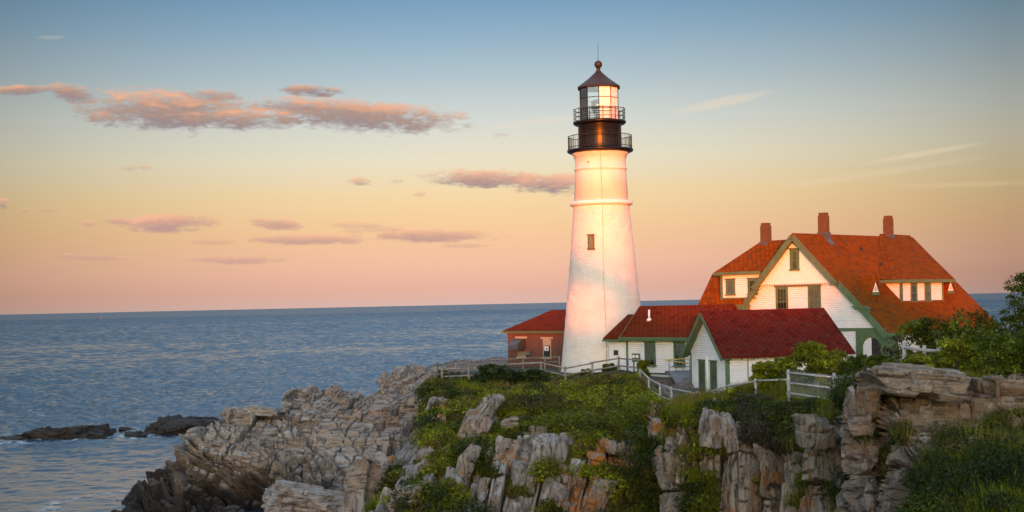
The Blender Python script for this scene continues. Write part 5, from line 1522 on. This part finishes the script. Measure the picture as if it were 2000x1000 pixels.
# tree at the right edge
tb = PV(2012, 745, 66.0)
t = thing('tree', 'small dark leafy tree at the far right rising above the bushes', 'tree', tb)
mb = MB(); mb.tube((0, 0, -.3), (.1, 0, 1.6), .14, .1, 8); mb.tube((.1, 0, 1.6), (-.35, .1, 3.4), .09, .04, 6); mb.tube((.1, 0, 1.6), (.6, -.2, 3.6), .08, .04, 6); mb.tube((0, 0, 2.2), (-.7, 0, 4.2), .04, .015, 5)
mb.build('trunk', M['twig'], t)
rng = np.random.default_rng(5); n = 95
cen = np.stack([rng.normal(0, .6, n), rng.normal(0, .6, n), rng.uniform(1.6, 5.0, n)], 1); cen[:, 0] *= np.interp(cen[:, 2], [1.6, 5.1], [1.3, .6])
V, Fc, C = leaf_cloud(cen, rng.uniform(.2, .42, n), np.full(n, 90), .11, np.full((n, 3), 1.0) * MID * .7 * np.exp(rng.normal(0, .25, n))[:, None], .85, 6)
mesh_np('crown', V, Fc, M['leaf'], t, face_cols=C)

# ------------------------------------------------------------------ fences
M['wire'] = None
def mat_wire():
    m, g, b = new_mat('chain_link_wire')
    nt = m.node_tree; tc = g.n('ShaderNodeTexCoord')
    u, v, _ = g.sep(tc.outputs['UV'])
    a = g.m('PINGPONG', g.m('ADD', u, v), .045); c = g.m('PINGPONG', g.m('SUBTRACT', u, v), .045)
    w = g.m('LESS_THAN', g.m('MINIMUM', a, c), .0042)
    b.inputs['Base Color'].default_value = (.42, .42, .40, 1); b.inputs['Roughness'].default_value = .5
    tr = g.n('ShaderNodeBsdfTransparent'); mx = g.n('ShaderNodeMixShader')
    g.put(mx.inputs[0], w); nt.links.new(tr.outputs[0], mx.inputs[1]); nt.links.new(b.outputs[0], mx.inputs[2])
    nt.links.new(mx.outputs[0], nt.nodes['Material Output'].inputs[0])
    return m
M['wire'] = mat_wire()
def fence(label, pts, hgt, rails, rp=.08, rr=.055, wood='wood', mesh=False, group='weathered wooden fences'):
    """posts at survey points (px, foot py, D); rails at fractions of the height"""
    w = [PV(*q) for q in pts]
    o = w[0]
    f = thing('fence', label, 'fence', o, 0, group)
    rg = random.Random(len(pts) * 7 + int(pts[0][0]))
    for k, q in enumerate(w):
        h = hgt * (1 + .06 * rg.uniform(-1, 1))
        mb = MB(); lx, ly = rg.uniform(-.04, .04), rg.uniform(-.04, .04)
        b = q - o
        mb.tube(b + Vector((0, 0, -.6)), b + Vector((lx, ly, h)), rp * 1.05, rp * .92, 9, rough=.12)
        mb.build('post', M[wood], f)
    for k in range(len(w) - 1):
        a, b = w[k] - o, w[k + 1] - o
        for fr in rails:
            mb = MB(); d = (b - a).normalized() * .12
            mb.tube(a - d + Vector((0, -.03, hgt * fr + rg.uniform(-.03, .03))), b + d + Vector((0, -.03, hgt * fr + rg.uniform(-.03, .03))), rr, rr * .9, 8, rough=.12)
            mb.build('rail', M[wood], f)
        if mesh:
            mb = MB(); mb.poly([a + Vector((0, .05, .02)), b + Vector((0, .05, .02)), b + Vector((0, .05, hgt * .97)), a + Vector((0, .05, hgt * .97))])
            mb.build('wire_mesh', M['wire'], f)
    return f
fence('grey two rail fence from the pink rocks past the tower to the white wing',
      [(863, 746, 103.6), (916, 744, 103), (985, 737, 103.2), (1058, 733, 102.6), (1105, 744, 101.3), (1157, 734, 100.6), (1208, 725, 99.8), (1250, 730, 97.5)], 1.02, (.90, .38))
fence('grey two rail fence behind it running past the brick building to the tower', [(866, 738, 108), (890, 729, 110), (917, 723, 111.5), (962, 721, 112), (1021, 718, 112.5), (1064, 716, 112), (1092, 716, 110)], .80, (.93, .45), .06, .038)
fence('pale two rail mesh fence curving down from the white wing to the garage', [(1250, 747, 94.5), (1268, 766, 91), (1290, 778, 88), (1312, 786, 85.6), (1360, 796, 83.2)], .92, (.93, .15), .07, .05, 'wood_light', True)
fence('pale single rail fence running up through the bushes from the garage corner', [(1366, 796, 82.5), (1425, 779, 77.6), (1476, 769, 75.2), (1538, 768, 73.0)], .78, (.92,), .075, .05, 'wood_light')
fence('pale three rail chain link fence on the cliff edge right of the garage', [(1541, 776, 70.2), (1630, 788, 68.0), (1705, 786, 66.8)], 1.42, (.88, .52, .14), .085, .055, 'wood_light', True)
fence('short pale rail on stout posts in front of the big right hand bushes', [(1767, 706, 64.0), (1805, 711, 63.0), (1835, 714, 62.6)], .88, (.72,), .09, .085, 'wood_light')

# ------------------------------------------------------------------ small things round the buildings
b = PV(1243, 722, 99.6)
t = thing('meter_box', 'green utility box with two round white meters in front of the white wing', 'meter box', b, R(-35))
mb = MB(); mb.box((-.30, -.08, .55), (.30, .08, 1.15)); mb.build('box', M['green'], t)
for x in (-.14, .14):
    mb = MB(); mb.tube((x, -.08, .94), (x, -.17, .94), .11, .10, 14); mb.build('meter', M['white'], t)
for x in (-.2, .2):
    mb = MB(); mb.box((x - .04, -.05, -.6), (x + .04, .05, .55)); mb.build('leg', M['green'], t)
b = PV(1306, 738, 97.0)
t = thing('ramp', 'grey wooden access ramp with a yellow hand rail beside the white wing', 'ramp', b, R(4))
mb = MB(); mb.prism([(0, 0, .42), (2.6, -.2, .42), (2.6, 1.4, .42), (0, 1.4, .42)], (0, 0, -.22)); mb.prism([(.3, -1.0, -.25), (2.9, -1.2, -.35), (2.6, -.19, .42), (0.02, -.01, .42)][::1], (0, 0, -.14)); mb.build('deck', M['grey'], t)
mb = MB()
for k in range(6): mb.tube((.05 + k * .48, .02, -.3), (.05 + k * .48, .02, 1.24), .028, None, 6)
mb.path([Vector((.05, .02, .75)), Vector((2.5, .0, .75))], .022); mb.build('baluster', M['grey'], t)
mb = MB(); mb.path([Vector((-.2, .02, 1.24)), Vector((.9, 0, 1.28)), Vector((2.6, -.1, 1.28))], .04); mb.path([Vector((-.1, -.3, 1.22)), Vector((1.2, -.7, 1.0)), Vector((2.3, -1.1, .72))], .04); mb.build('hand_rail', M['yellow'], t)

# ------------------------------------------------------------------ channel buoys far out
for lab, px, py, D, mt, nm in (('tiny red channel buoy far out near the horizon', 198, 623, 2600, 'red', 'buoy'), ('tiny green channel buoy far out near the horizon', 387, 620, 2650, 'buoy_green', 'buoy')):
    b = PV(px, py, D); b.z = 0
    t = thing(nm, lab, 'buoy', b)
    mb = MB(); mb.lathe([(1.2, -1), (1.3, .2), (1.3, 1.0), (.9, 1.2)], 16); mb.build('float', M[mt], t)
    mb = MB()
    for k in range(4):
        a = k * math.pi / 2 + .4; mb.tube((.9 * math.cos(a), .9 * math.sin(a), 1.1), (.35 * math.cos(a), .35 * math.sin(a), 4.6), .14, None, 5)
    mb.lathe([(.75, 3.2), (.8, 4.4), (.3, 4.9)], 10); mb.tube((0, 0, 4.8), (0, 0, 6.0), .15, None, 6); mb.build('tower', M[mt], t)

# ------------------------------------------------------------------ the tree on the rise behind the camera whose crown shades part of the tower
x0, z0 = ridge_point(1170, 1.6)
t = thing('tree', 'broad leafy tree on the wooded rise behind the viewpoint', 'tree', (x0, -148.0, z0 - 9))
mb = MB(); mb.tube((2.6, 0, 0), (1.6, 0, 7.5), .35, .2, 8); mb.tube((1.6, 0, 7.5), (0, 0, 9), .16, .08, 6); mb.build('trunk', M['twig'], t)
rng = np.random.default_rng(15); n = 190
u = rng.uniform(-1, 1, n); cen = np.stack([u * 3.3, rng.normal(0, .8, n), 9 + (rng.uniform(-1, 1, n) * np.sqrt(1 - (u * .9) ** 2) * 1.7) - u * 1.3], 1)
V, Fc, C = leaf_cloud(cen, rng.uniform(.4, .75, n), np.full(n, 60), .38, np.full((n, 3), 1.0) * MID, .9, 16)
mesh_np('crown', V, Fc, M['leaf'], t, face_cols=C)
